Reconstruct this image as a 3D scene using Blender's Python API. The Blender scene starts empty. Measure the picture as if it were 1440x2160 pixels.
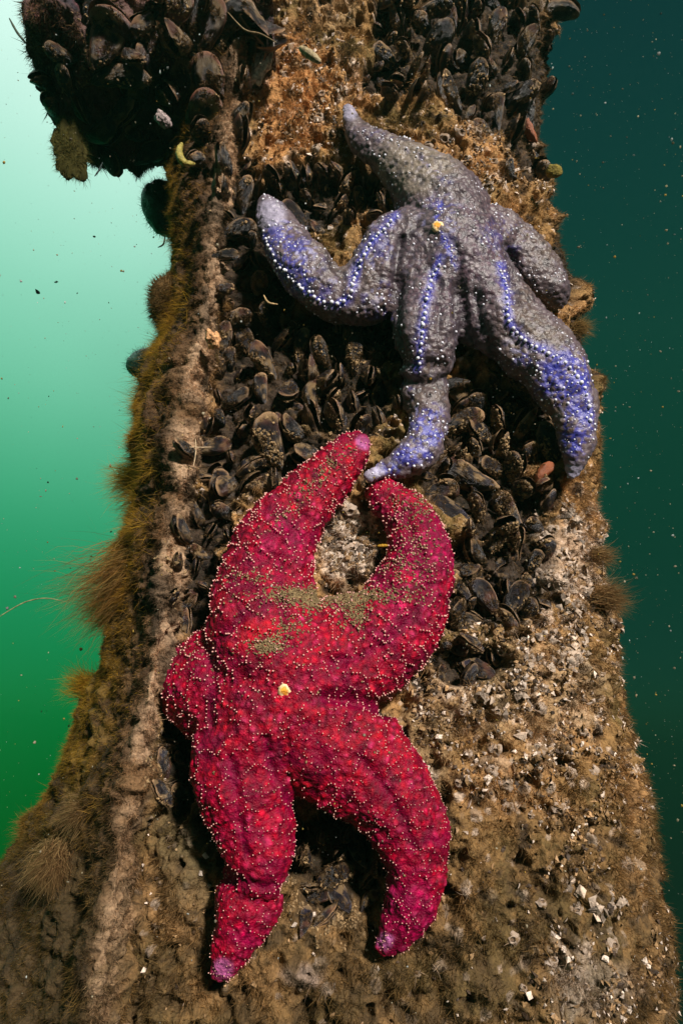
import bpy, math, random
import numpy as np
from mathutils import Vector, Matrix
from mathutils.bvhtree import BVHTree
from mathutils.kdtree import KDTree

random.seed(7); RNG = np.random.default_rng(7)
sc = bpy.context.scene
COL = sc.collection

# ------------------------------------------------------------------ camera
FPX = 1407.0; HAZE = .012
TH, RO = math.radians(18.0), math.radians(2.0)
CAM = np.array([0.0, -0.60, 0.0])
Fw = np.array([0, math.cos(TH), math.sin(TH)])
U0 = np.array([0, -math.sin(TH), math.cos(TH)]); R0 = np.array([1.0, 0, 0])
Uv = math.cos(RO)*U0 - math.sin(RO)*R0
Rv = math.cos(RO)*R0 + math.sin(RO)*U0
cam = bpy.data.cameras.new('camera'); camo = bpy.data.objects.new('camera', cam); COL.objects.link(camo)
M = Matrix(((Rv[0], Uv[0], -Fw[0], CAM[0]), (Rv[1], Uv[1], -Fw[1], CAM[1]), (Rv[2], Uv[2], -Fw[2], CAM[2]), (0, 0, 0, 1)))
camo.matrix_world = M
cam.sensor_fit = 'VERTICAL'; cam.sensor_height = 24.0; cam.lens = FPX/2160*24.0
cam.clip_start = 0.01; cam.clip_end = 200
sc.camera = camo

# ------------------------------------------------------------------ light
SUN_AZ, SUN_EL = math.radians(25), math.radians(29)      # stands in for the diver's strobe, right of the lens, above
sdir = Vector((math.sin(SUN_AZ)*math.cos(SUN_EL), -math.cos(SUN_AZ)*math.cos(SUN_EL), math.sin(SUN_EL)))
sun = bpy.data.lights.new('sun', 'SUN'); sun.energy = 5.0; sun.angle = math.radians(5.0); sun.color = (1.0, 0.93, 0.84)
suno = bpy.data.objects.new('sun', sun); COL.objects.link(suno)
suno.rotation_euler = sdir.to_track_quat('Z', 'Y').to_euler()

w = bpy.data.worlds.new("World"); sc.world = w; w.use_nodes = True
nt = w.node_tree; nt.nodes.clear()
def N(t, **k):
    n = nt.nodes.new(t)
    for a, b in k.items(): setattr(n, a, b)
    return n
def L(a, b): nt.links.new(a, b)
tc = N('ShaderNodeTexCoord')
def dotn(vec):
    d = N('ShaderNodeVectorMath', operation='DOT_PRODUCT'); L(tc.outputs['Generated'], d.inputs[0]); d.inputs[1].default_value = vec
    return d.outputs['Value']
def ramp(src, stops, lo=0.0, hi=1.0):
    mr = N('ShaderNodeMapRange'); L(src, mr.inputs[0]); mr.inputs[1].default_value = lo; mr.inputs[2].default_value = hi
    r = N('ShaderNodeValToRGB'); L(mr.outputs[0], r.inputs[0])
    r.color_ramp.interpolation = 'B_SPLINE'
    e = r.color_ramp.elements
    while len(e) < len(stops): e.new(0.5)
    for el, (p, c) in zip(e, stops): el.position = p; el.color = (*c, 1)
    return r.outputs[0]
# open water: bright towards the surface on the left, deep green below, dark teal away from the light
zl = dotn((0, 0, 1))
left = ramp(zl, [(0.0, (0.0, 0.025, 0.002)), (0.13, (0.0, 0.042, 0.002)), (0.28, (0.0, 0.098, 0.010)), (0.42, (0.0, 0.17, 0.035)), (0.55, (0.018, 0.29, 0.12)), (0.68, (0.125, 0.47, 0.29)), (0.84, (0.34, 0.70, 0.55)), (1.0, (0.86, 1.0, 0.96))], -0.45, 0.85)
right = ramp(zl, [(0.0, (0.004, 0.008, 0.006)), (0.25, (0.001, 0.011, 0.005)), (0.45, (0.0, 0.016, 0.006)), (0.60, (0.0, 0.024, 0.009)), (0.78, (0.001, 0.030, 0.020)), (1.0, (0.001, 0.016, 0.022))], -0.45, 0.85)
xl = dotn((1, 0, 0))
mr = N('ShaderNodeMapRange', interpolation_type='SMOOTHSTEP'); L(xl, mr.inputs[0]); mr.inputs[1].default_value = -0.30; mr.inputs[2].default_value = 0.20; mr.inputs[4].default_value = 1.06
wn = N('ShaderNodeTexNoise'); wn.inputs['Scale'].default_value = 2.2; wn.inputs['Detail'].default_value = 3; L(tc.outputs['Generated'], wn.inputs['Vector'])
wa = N('ShaderNodeMath', operation='MULTIPLY_ADD'); L(wn.outputs[0], wa.inputs[0]); wa.inputs[1].default_value = .34; wa.inputs[2].default_value = -.17
wb = N('ShaderNodeMath', operation='ADD', use_clamp=True); L(mr.outputs[0], wb.inputs[0]); L(wa.outputs[0], wb.inputs[1])
mx = N('ShaderNodeMix', data_type='RGBA'); L(wb.outputs[0], mx.inputs[0]); L(left, mx.inputs[6]); L(right, mx.inputs[7])
# faint daylight sky filtering down from the surface
sky = N('ShaderNodeTexSky', sky_type='NISHITA'); sky.sun_disc = False; sky.sun_elevation = SUN_EL; sky.sun_rotation = math.pi-SUN_AZ
tint = N('ShaderNodeMix', data_type='RGBA', blend_type='MULTIPLY'); tint.inputs[0].default_value = 1
L(sky.outputs[0], tint.inputs[6]); tint.inputs[7].default_value = (0.0006, 0.0025, 0.002, 1)
ad = N('ShaderNodeMix', data_type='RGBA', blend_type='ADD'); ad.inputs[0].default_value = 1
L(mx.outputs[2], ad.inputs[6]); L(tint.outputs[2], ad.inputs[7])
yl = dotn((-.35, .90, .25)); m4 = N('ShaderNodeMapRange', interpolation_type='SMOOTHSTEP'); L(yl, m4.inputs[0]); m4.inputs[1].default_value = -.25; m4.inputs[2].default_value = .45; m4.inputs[3].default_value = .10
beh = N('ShaderNodeMix', data_type='RGBA'); beh.inputs[6].default_value = (.012, .018, .016, 1); L(m4.outputs[0], beh.inputs[0]); L(ad.outputs[2], beh.inputs[7])
bg = N('ShaderNodeBackground'); L(beh.outputs[2], bg.inputs[0]); bg.inputs[1].default_value = 1.0
wo = N('ShaderNodeOutputWorld'); L(bg.outputs[0], wo.inputs[0])
sc.view_settings.view_transform = 'Standard'; sc.view_settings.look = 'None'
sc.view_settings.exposure = 0.25; sc.view_settings.gamma = 1.0

# ------------------------------------------------------------------ pixel <-> place
def raydir(px, py):
    px = np.asarray(px, float)[..., None]; py = np.asarray(py, float)[..., None]
    return Fw + (px-720)/FPX*Rv + (1080-py)/FPX*Uv
def on_plane(px, py, y0=0.0):
    d = raydir(px, py); t = (y0-CAM[1])/d[..., 1:2]
    return CAM + d*t
def project(P):
    q = P-CAM; dz = q@Fw
    return 720+FPX*(q@Rv)/dz, 1080-FPX*(q@Uv)/dz, dz

# ------------------------------------------------------------------ noise
def h3(ix, iy, iz, s):
    a = (ix.astype(np.int64)*73856093) ^ (iy.astype(np.int64)*19349663) ^ (iz.astype(np.int64)*83492791) ^ (s*2654435761 & 0xffffffff)
    a = (a ^ (a >> 13))*1274126177 & 0x7fffffff
    a = (a ^ (a >> 15))*668265263 & 0x7fffffff
    return (a & 0xffffff)/float(0xffffff)
def vnoise(p, cell, s=0):
    q = p/cell; i = np.floor(q).astype(np.int64); f = q-i; f = f*f*(3-2*f); o = 0
    for a in (0, 1):
        for b in (0, 1):
            for c in (0, 1):
                wt = (f[:, 0] if a else 1-f[:, 0])*(f[:, 1] if b else 1-f[:, 1])*(f[:, 2] if c else 1-f[:, 2])
                o = o+wt*h3(i[:, 0]+a, i[:, 1]+b, i[:, 2]+c, s)
    return o*2-1
def fbm(p, cell, n=4, s=0, g=0.5):
    o = 0; a = 1; t = 0
    for k in range(n):
        o = o+a*vnoise(p+17.3*k, cell/2**k, s+k); t += a; a *= g
    return o/t
def worley(p, cell, s=0):
    q = p/cell; i = np.floor(q).astype(np.int64); f1 = np.full(len(p), 9.0); f2 = f1.copy(); cid = np.zeros(len(p))
    for a in (-1, 0, 1):
        for b in (-1, 0, 1):
            for c in (-1, 0, 1):
                x, y, z = i[:, 0]+a, i[:, 1]+b, i[:, 2]+c
                d = np.sqrt((x+h3(x, y, z, s)-q[:, 0])**2+(y+h3(x, y, z, s+1)-q[:, 1])**2+(z+h3(x, y, z, s+2)-q[:, 2])**2)
                m = d < f1
                f2 = np.where(m, f1, np.minimum(f2, d)); cid = np.where(m, h3(x, y, z, s+3), cid); f1 = np.where(m, d, f1)
    return f1, f2, cid
def sst(x, a, b):
    t = np.clip((x-a)/(b-a), 0, 1); return t*t*(3-2*t)
def lerp(a, b, t): return a+(b-a)*t
def mixc(a, b, t): return a+(np.asarray(b)-a)*t[:, None]

# ------------------------------------------------------------------ mesh and naming helpers
def mesh_np(name, V, Fc, col=None, smooth=True):
    me = bpy.data.meshes.new(name)
    V = np.asarray(V, np.float32); Fc = np.asarray(Fc, np.int32); k = Fc.shape[1]
    me.vertices.add(len(V)); me.vertices.foreach_set('co', V.ravel())
    me.loops.add(Fc.size); me.loops.foreach_set('vertex_index', Fc.ravel())
    me.polygons.add(len(Fc)); me.polygons.foreach_set('loop_start', np.arange(0, Fc.size, k, dtype=np.int32))
    me.polygons.foreach_set('use_smooth', np.full(len(Fc), smooth))
    me.update(calc_edges=True)
    if col is not None:
        a = me.color_attributes.new('Col', 'FLOAT_COLOR', 'POINT')
        c = np.ones((len(V), 4), np.float32); c[:, :3] = np.clip(col, 0, 1); a.data.foreach_set('color', c.ravel())
    return me
def link(name, me, mat=None, parent=None, loc=None):
    o = bpy.data.objects.new(name, me); COL.objects.link(o)
    if mat and not me.materials: me.materials.append(mat)
    if parent: o.parent = parent
    if loc is not None: o.location = loc
    return o
def tag(o, label=None, cat=None, group=None, kind=None):
    if label: o['label'] = label
    if cat: o['category'] = cat
    if group: o['group'] = group
    if kind: o['kind'] = kind
    return o
def empty(name, loc):
    o = bpy.data.objects.new(name, None); o.empty_display_size = 0.02; o.location = loc; COL.objects.link(o); return o

def material(name, rough=0.8, bump=0.3, bscale=600, color=None, sheen=0.0, spec=0.3, vary=0.25, rnd=0.0, coat=0.0, sss=0.0, vscale=250, sheencol=None, transl=0.0, alpha=1.0):
    m = bpy.data.materials.new(name); m.use_nodes = True; t = m.node_tree; n = t.nodes; b = n['Principled BSDF']
    if color is None:
        src = n.new('ShaderNodeVertexColor'); src.layer_name = 'Col'; c = src.outputs[0]
    else:
        src = n.new('ShaderNodeRGB'); src.outputs[0].default_value = (*color, 1); c = src.outputs[0]
    tc = n.new('ShaderNodeTexCoord')
    nz = n.new('ShaderNodeTexNoise'); nz.inputs['Scale'].default_value = vscale; nz.inputs['Detail'].default_value = 5; t.links.new(tc.outputs['Object'], nz.inputs['Vector'])
    mr = n.new('ShaderNodeMapRange'); t.links.new(nz.outputs[0], mr.inputs[0]); mr.inputs[1].default_value = .3; mr.inputs[2].default_value = .7
    mr.inputs[3].default_value = 1-vary; mr.inputs[4].default_value = 1+vary
    hs = n.new('ShaderNodeHueSaturation'); t.links.new(c, hs.inputs['Color']); val = mr.outputs[0]
    if rnd:
        oi = n.new('ShaderNodeObjectInfo'); m2 = n.new('ShaderNodeMapRange'); t.links.new(oi.outputs['Random'], m2.inputs[0]); m2.inputs[3].default_value = 1-rnd; m2.inputs[4].default_value = 1+rnd
        mm = n.new('ShaderNodeMath'); mm.operation = 'MULTIPLY'; t.links.new(val, mm.inputs[0]); t.links.new(m2.outputs[0], mm.inputs[1]); val = mm.outputs[0]
    t.links.new(val, hs.inputs['Value']); t.links.new(hs.outputs[0], b.inputs['Base Color'])
    b.inputs['Roughness'].default_value = rough; b.inputs['Specular IOR Level'].default_value = spec
    if sheen:
        b.inputs['Sheen Weight'].default_value = sheen; b.inputs['Sheen Roughness'].default_value = .5
        if sheencol: b.inputs['Sheen Tint'].default_value = (*sheencol, 1)
    if coat: b.inputs['Coat Weight'].default_value = coat; b.inputs['Coat Roughness'].default_value = .25
    if sss: b.inputs['Subsurface Weight'].default_value = sss; b.inputs['Subsurface Scale'].default_value = .004; b.inputs['Subsurface Radius'].default_value = (1, .3, .3)
    if alpha < 1: b.inputs['Alpha'].default_value = alpha
    if bump:
        nb = n.new('ShaderNodeTexNoise'); nb.inputs['Scale'].default_value = bscale; nb.inputs['Detail'].default_value = 4; t.links.new(tc.outputs['Object'], nb.inputs['Vector'])
        bu = n.new('ShaderNodeBump'); bu.inputs['Strength'].default_value = bump; bu.inputs['Distance'].default_value = .002
        t.links.new(nb.outputs[0], bu.inputs['Height']); t.links.new(bu.outputs[0], b.inputs['Normal'])
    if transl:
        tr = n.new('ShaderNodeBsdfTranslucent'); t.links.new(hs.outputs[0], tr.inputs[0]); ms = n.new('ShaderNodeMixShader'); ms.inputs[0].default_value = transl
        t.links.new(b.outputs[0], ms.inputs[1]); t.links.new(tr.outputs[0], ms.inputs[2]); t.links.new(ms.outputs[0], n['Material Output'].inputs[0])
    return m
M_CRUST = material('encrusting_growth', .85, .9, 500, vary=.35, vscale=400, spec=.25)
M_HAIR = material('turf_hair', .8, 0, spec=.15, vary=.2, transl=.6)
M_CHIP = material('shell_chip', .6, .6, 500, vary=.5, spec=.4)
M_SHELL = material('mussel_shell', .30, .6, 450, vary=.5, rnd=.35, spec=.5, vscale=120)
def silt_on_top(m, amount=.9):
    t = m.node_tree; n = t.nodes; b = n['Principled BSDF']; src = b.inputs['Base Color'].links[0].from_socket
    g = n.new('ShaderNodeNewGeometry'); sp = n.new('ShaderNodeSeparateXYZ'); t.links.new(g.outputs['Normal'], sp.inputs[0])
    nz = n.new('ShaderNodeTexNoise'); nz.inputs['Scale'].default_value = 110; nz.inputs['Detail'].default_value = 5; t.links.new(g.outputs['Position'], nz.inputs['Vector'])
    a = n.new('ShaderNodeMath'); a.operation = 'MULTIPLY_ADD'; t.links.new(nz.outputs[0], a.inputs[0]); a.inputs[1].default_value = 5.0; a.inputs[2].default_value = -2.75
    c = n.new('ShaderNodeMath'); c.operation = 'ADD'; t.links.new(sp.outputs[2], c.inputs[0]); t.links.new(a.outputs[0], c.inputs[1])
    r = n.new('ShaderNodeMapRange'); t.links.new(c.outputs[0], r.inputs[0]); r.inputs[1].default_value = .50; r.inputs[2].default_value = .75; r.inputs[4].default_value = amount
    mx = n.new('ShaderNodeMix'); mx.data_type = 'RGBA'; t.links.new(r.outputs[0], mx.inputs[0]); t.links.new(src, mx.inputs[6]); mx.inputs[7].default_value = (.25, .165, .085, 1)
    t.links.new(mx.outputs[2], b.inputs['Base Color'])
silt_on_top(M_SHELL, .75)
M_RED = material('red_star_skin', .40, .8, 600, vary=.4, spec=.16, sheen=.0, sheencol=(1, .35, .4), sss=.0)
M_PUR = material('purple_star_skin', .40, .5, 450, vary=.25, spec=.5, sheen=.06, sheencol=(.8, .75, .9))
M_SPR = material('pink_spine', .4, 0, color=(.80, .42, .36), vary=.1, spec=.4)
M_SPP = material('white_spine', .4, 0, color=(.80, .80, .90), vary=.1, spec=.4)
M_SPECK = material('speck', .9, 0, vary=.2, transl=.6)
M_SILT = material('silt', .95, .6, 900, vary=.35)

# ------------------------------------------------------------------ outline of the piling (read off the photo, as lines standing in depth)
SIL_L = [(-400,560),(0,470),(330,345),(380,352),(480,372),(560,370),(640,352),(720,352),(800,318),(850,308),(950,292),(1050,285),(1150,268),(1250,248),(1350,225),(1450,200),(1550,160),(1650,108),(1750,55),(1840,0),(1930,-60),(2160,-180),(2600,-400)]
RIDGE = [(-400,560),(0,520),(300,478),(400,462),(500,455),(600,450),(700,440),(750,420),(900,395),(1050,385),(1150,362),(1250,350),(1400,338),(1530,310),(1600,298),(1750,270),(1850,255),(2000,228),(2160,205),(2600,130)]
SIL_R = [(-400,1190),(0,1182),(150,1165),(300,1160),(400,1172),(470,1190),(600,1228),(700,1250),(850,1252),(1000,1246),(1150,1256),(1300,1282),(1400,1298),(1550,1318),(1700,1345),(1830,1370),(2000,1388),(2160,1398),(2600,1425)]
def line_xz(tab, y0, dx=0.0):
    a = np.array(tab, float); P = on_plane(a[:, 1]+dx, a[:, 0], y0); o = np.argsort(P[:, 2]); return P[o, 2], P[o, 0]
LINES = [(SIL_L, .13, 6), (SIL_L, .075, 8), (RIDGE, .012, -78), (RIDGE, -.034, -34), (RIDGE, -.042, -6), (RIDGE, -.020, 20), (RIDGE, .020, 34), (RIDGE, .016, 70), (RIDGE, .0, 130), (SIL_R, .0, -250), (SIL_R, .006, -120), (SIL_R, .03, -35), (SIL_R, .07, -4), (SIL_R, .13, -10)]
LZ = [line_xz(t, y, dx) for t, y, dx in LINES]

# mussel beds: (cx, cy, rx, ry) in photo pixels
BEDS = {
 'topright': [(1010,90,175,150),(1120,190,75,150),(830,50,45,60),(1030,220,80,60),(1140,345,50,45)],
 'upcentre': [(660,420,110,70),(770,400,65,60)],
 'chan': [(540,560,80,200),(500,400,45,60),(700,720,240,80)],
 'mid': [(560,800,130,110),(720,830,120,110),(480,960,90,90),(610,960,130,70)],
 'midright': [(1010,880,90,80),(1100,900,90,90),(1000,1010,110,60),(1070,1080,90,90),(940,980,60,90)],
 'right': [(1000,1180,70,50),(1100,1180,60,50),(1050,1260,110,60),(950,1290,50,50)],
 'rightlow': [(980,1400,80,45)],
 'left': [(410,1230,55,130),(440,1100,60,70),(375,1620,40,120)],
 'between': [(700,1830,105,120),(600,1790,50,80)],
 'edge': [(1195,540,35,90),(1235,720,35,70),(1190,400,30,60)],
 'topmid': [(835,150,45,60),(790,170,30,30)],
}
def bedmask(px, py, P):
    j = 16*fbm(P, .02, 3, 31)
    m = np.zeros(len(px))
    for e in BEDS.values():
        for cx, cy, rx, ry in e:
            d = np.hypot((px-cx)/rx, (py-cy)/ry)+j/60
            m = np.maximum(m, 1-sst(d, .75, 1.15))
    return m
def blob(px, py, cx, cy, rx, ry, j=0): return 1-sst(np.hypot((px-cx)/rx, (py-cy)/ry)+j, .5, 1.1)

def build_piling():
    zs = np.concatenate([np.linspace(-.75, -.28, 60, endpoint=False), np.linspace(-.28, 1.0, 980, endpoint=False), np.linspace(1.0, 2.0, 140)])
    ns = 700
    ctrl = np.stack([np.stack([np.interp(zs, z, x) for z, x in LZ], 1), np.tile([l[1] for l in LINES], (len(zs), 1))], 2)  # rows, 14, 2
    # dense front + coarse back
    t = np.linspace(0, len(LINES)-1, ns)
    seg = np.linalg.norm(np.diff(ctrl[400], axis=0), axis=1); cum = np.r_[0, np.cumsum(seg)]
    tt = np.interp(np.linspace(0, cum[-1], ns), cum, np.arange(len(LINES)))
    i = np.minimum(tt.astype(int), len(LINES)-2); f = (tt-i)[None, :, None]
    G = ctrl[:, i]*(1-f)+ctrl[:, i+1]*f
    k = np.exp(-np.linspace(-2, 2, 31)**2); k /= k.sum()
    pad = np.pad(G, ((0, 0), (15, 15), (0, 0)), mode='edge'); G = sum(k[a]*pad[:, a:a+ns] for a in range(31))
    kz = np.exp(-np.linspace(-2, 2, 15)**2); kz /= kz.sum()
    pad = np.pad(G, ((7, 7), (0, 0), (0, 0)), mode='edge'); G = sum(kz[a]*pad[a:a+len(zs)] for a in range(15))
    B = np.empty((len(zs), ns, 3)); B[..., 0] = G[..., 0]; B[..., 1] = G[..., 1]; B[..., 2] = zs[:, None]
    dS = np.gradient(B, axis=1); dZ = np.gradient(B, axis=0)
    Nn = np.cross(dS, dZ); Nn /= np.linalg.norm(Nn, axis=2, keepdims=True)+1e-12
    P = B.reshape(-1, 3); n = Nn.reshape(-1, 3)
    px, py, dz = project(P); tpar = np.tile(tt, len(zs))
    bed = bedmask(px, py, P)
    flank = 1-sst(tpar, 5.0, 5.6)            # ridge and left face
    lumps = fbm(P, .055, 3, 1); mid = fbm(P, .018, 3, 5); fine = fbm(P, .006, 3, 9)
    f1, f2, cid = worley(P+.002*np.stack([fine, mid, fine], 1), .013, 3)
    g1, g2, cid2 = worley(P, .006, 13)
    crust = (1-np.clip(f1, 0, 1))*.007+(1-np.clip(g1, 0, 1))*.003
    pits = sst(fbm(P, .012, 3, 77), .15, .5)
    stretch = P*np.array([1, 1, .35])
    folds = fbm(stretch, .03, 3, 21)
    h_right = lumps*.013+mid*.009+fine*.003+crust*1.0-pits*.012
    h_left = lumps*.010+folds*.012+mid*.008+fine*.005+(1-np.clip(g1, 0, 1))*.003-pits*.003
    lower = sst(py, 1650, 1950)
    h_right = h_right+lower*folds*.012
    h = lerp(h_right, h_left, flank)
    h = h-bed*(1-flank)*.020
    P2 = P+n*h[:, None]
    # ---- colours (materials of the growth, plus painted light falloff and ridge highlight)
    tan = np.array([.30, .170, .062]); warm = np.array([.46, .25, .10]); dark = np.array([.035, .022, .014]); pale = np.array([.62, .46, .34]); olive = np.array([.15, .105, .035]); umber = np.array([.12, .065, .032])
    c = np.tile(tan, (len(P), 1))
    cl = fbm(P, .045, 4, 41); cm = fbm(P, .012, 4, 45); cf = fbm(P, .0045, 3, 49)
    c = mixc(c, warm, sst(cl, -.1, .5)*.9)
    c = mixc(c, umber, sst(cm, .05, .45)*.75)
    c = mixc(c, olive, sst(-cl+cf*.3, .1, .45)*.8)
    creamz = .7*blob(px, py, 1190, 1190, 110, 170)+.5*blob(px, py, 1060, 1500, 60, 50)+.6*blob(px, py, 730, 1150, 70, 90)+.35*blob(px, py, 1080, 1450, 200, 200)+.4*blob(px, py, 1200, 2060, 160, 120)
    white = np.clip(sst(cid, .83, .86)*(f1 < .42)*(.4+.6*(cf > -.1))+creamz*sst(fbm(P, .011, 3, 81)+.4*cf, .08, .3)*1.6, 0, 1)
    c = mixc(c, (.72, .56, .44), white*.85*(1-flank))
    c = mixc(c, pale, sst(cid2, .90, .93)*(g1 < .45)*.8*(1-.6*flank))
    c = mixc(c, dark, sst(cm-cf*.4, .28, .5)*.85)
    c = mixc(c, dark, pits*.6*(1-flank))
    # photo regions
    jit = .25*cm
    for cx, cy, rx, ry, cc, s in [(620,230,90,190,(.52,.25,.09),.75),(1000,330,170,70,(.50,.27,.11),.6),(735,1150,75,95,(.70,.60,.50),.75),(1190,1180,70,90,(.55,.42,.34),.45),
            (1100,1450,190,130,(.48,.32,.18),.55),(1000,1250,90,60,(.5,.3,.14),.5),(1240,2080,110,80,(.50,.40,.32),.5),(430,420,60,90,(.42,.24,.12),.5),(450,640,25,60,(.6,.28,.05),.6),
            (640,2050,50,30,(.7,.55,.5),.6),(545,140,30,80,(.75,.6,.5),.8),(700,30,60,40,(.5,.35,.2),.4),
            (420,1700,110,300,(.17,.13,.065),.7),(900,1600,60,200,(.30,.21,.12),.5)]:
        c = mixc(c, cc, blob(px, py, cx, cy, rx, ry, jit)*s*(1-.6*sst(cm, 0, .4)))
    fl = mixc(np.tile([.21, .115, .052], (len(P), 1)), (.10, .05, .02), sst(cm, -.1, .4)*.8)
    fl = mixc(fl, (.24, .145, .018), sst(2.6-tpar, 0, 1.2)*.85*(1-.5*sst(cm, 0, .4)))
    fl = mixc(fl, (.56, .37, .23), sst(tpar, 3.1, 3.9)*sst(cl+.6*cm+.3*cf, -.55, .35)*.85)  # ridge crest painted paler, as if catching the light
    fl = mixc(fl, (.10, .055, .026), sst(cf+.3*cm, .05, .4)*.6)
    fl = mixc(fl, (.075, .040, .018), sst(cm+cf*.5+.3*cl, -.2, .3)*sst(3.9-tpar, 0, .7)*.7)
    fl = mixc(fl, (.05, .035, .012), sst(py-px*1.0, 1350, 1800)*sst(3.8-tpar, 0, 1.0)*.9)  # lower-left flank darkened in the colour to imitate light falloff
    fl = mixc(fl, (.03, .02, .012), sst(fbm(stretch, .022, 3, 71), .1, .4)*.7)
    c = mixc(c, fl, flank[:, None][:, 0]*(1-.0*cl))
    c = mixc(c, (.012, .010, .010), np.clip(bed*1.0*(1-flank), 0, 1)*.92)
    c = mixc(c, (.16, .10, .05), bed*(1-flank)*sst(cf+cm*.5, .25, .5)*.6)
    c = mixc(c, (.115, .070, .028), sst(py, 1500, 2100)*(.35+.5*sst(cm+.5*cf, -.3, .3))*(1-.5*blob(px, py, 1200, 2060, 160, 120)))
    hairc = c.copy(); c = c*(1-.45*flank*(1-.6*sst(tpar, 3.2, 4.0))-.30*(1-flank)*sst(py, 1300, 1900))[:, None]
    Fi = np.arange(len(zs)*ns).reshape(len(zs), ns)
    q = np.stack([Fi[:-1, :-1], Fi[:-1, 1:], Fi[1:, 1:], Fi[1:, :-1]], -1).reshape(-1, 4)
    # back of the piling
    br = np.arange(0, len(zs), 6); nb = 24
    L_ = P2.reshape(len(zs), ns, 3)[:, 0]; R_ = P2.reshape(len(zs), ns, 3)[:, -1]
    a = np.linspace(0, math.pi, nb)[None, :, None]
    mid_ = (L_+R_)[:, None]/2; half = (R_-L_)[:, None]/2
    bk = mid_+half*np.cos(a)+np.array([0, .16, 0])*np.sin(a)
    off = len(P2); bc = np.tile([.14, .09, .04], (len(zs)*nb, 1)); bkf = bk.reshape(-1, 3); bkf = bkf+np.array([0, 1, 0])*(fbm(bkf, .04, 3, 4)*.01)[:, None]
    Fi = off+np.arange(len(zs)*nb).reshape(len(zs), nb)
    q2 = np.stack([Fi[:-1, :-1], Fi[:-1, 1:], Fi[1:, 1:], Fi[1:, :-1]], -1).reshape(-1, 4)
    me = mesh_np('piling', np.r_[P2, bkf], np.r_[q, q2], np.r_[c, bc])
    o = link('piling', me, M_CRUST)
    tag(o, 'tall underwater piling overgrown with brown crust, mussels and two sea stars', 'piling')
    return o, P2, n, hairc, px, py, flank, bed, tpar
PIL, PV, PN, PC, PPX, PPY, PFL, PBED, PT = build_piling()
BVH = BVHTree.FromPolygons([Vector(v) for v in PV.reshape(-1, 3)[:0]], []) if False else BVHTree.FromObject(PIL, bpy.context.evaluated_depsgraph_get())

# ------------------------------------------------------------------ crossbeam stub at the top left
def build_beam():
    nu, nv = 420, 420
    a0 = on_plane(118, 95, -.0); a1 = on_plane(600, 60, .05)
    u = np.linspace(0, 1, nu); v = np.linspace(0, 2*math.pi, nv, endpoint=False)
    U, V = np.meshgrid(u, v, indexing='ij')
    taper = np.clip(1-(1-np.clip(U/.13, 0, 1))**2.6, 0, 1)**.5*(.86+.14*sst(U, 0, .5))
    R = .120*taper*(1+.05*np.sin(7*U))
    ax = a1-a0
    C = a0+U[..., None]*ax
    ry = np.sign(np.cos(V))*np.abs(np.cos(V))**.55; rz = np.sign(np.sin(V))*np.abs(np.sin(V))**.55
    P = C+R[..., None]*(ry[..., None]*np.array([0, .95, 0])+rz[..., None]*np.array([0, 0, 1.0]))
    P = P.reshape(-1, 3)
    n = (P-C.reshape(-1, 3)); n /= np.linalg.norm(n, axis=1, keepdims=True)+1e-9; n[:nv*30] += np.array([-.6, 0, 0])
    n /= np.linalg.norm(n, axis=1, keepdims=True)
    f1, f2, cid = worley(P, .03, 8)
    h = fbm(P, .07, 3, 61)*.024+fbm(P, .018, 4, 62)*.018+(1-np.clip(f1, 0, 1))*.012
    P = P+n*h[:, None]
    c = np.tile([.12, .068, .058], (len(P), 1)); cm = fbm(P, .02, 4, 65); cf = fbm(P, .006, 3, 66)
    c = mixc(c, (.13, .045, .030), sst(cm, 0, .4)*.8); c = mixc(c, (.014, .018, .030), sst(-cm, .05, .4)*.8); c = mixc(c, (.16, .045, .05), sst(fbm(P, .03, 3, 67), .2, .5)*.6)
    px, py, _ = project(P)
    c = mixc(c, (.30, .17, .08), sst(cf+cm*.6, .25, .6)*(.25+.75*blob(px, py, 430, 150, 160, 200)))
    Fi = np.arange(nu*nv).reshape(nu, nv); Fj = np.roll(Fi, -1, 1)
    q = np.stack([Fi[:-1], Fi[1:], Fj[1:], Fj[:-1]], -1).reshape(-1, 4)
    o = link('crossbeam', mesh_np('crossbeam', P, q, c), M_CRUST)
    tag(o, 'stub of dark horizontal beam crusted with mussels, sticking out left of the piling top', 'beam')
    return o, P, n
BEAM, BPV, BPN = build_beam()
BVB = BVHTree.FromObject(BEAM, bpy.context.evaluated_depsgraph_get())
def cast(px, py):
    d = Vector(raydir(px, py)).normalized(); o = Vector(CAM); best = None
    for b in (BVH, BVB):
        h = b.ray_cast(o, d)
        if h[0] is not None and (best is None or h[3] < best[3]): best = h
    if best is None: return None, None
    n = best[1] if best[1].dot(d) < 0 else -best[1]
    return best[0], n

exec_stage = 1
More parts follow.
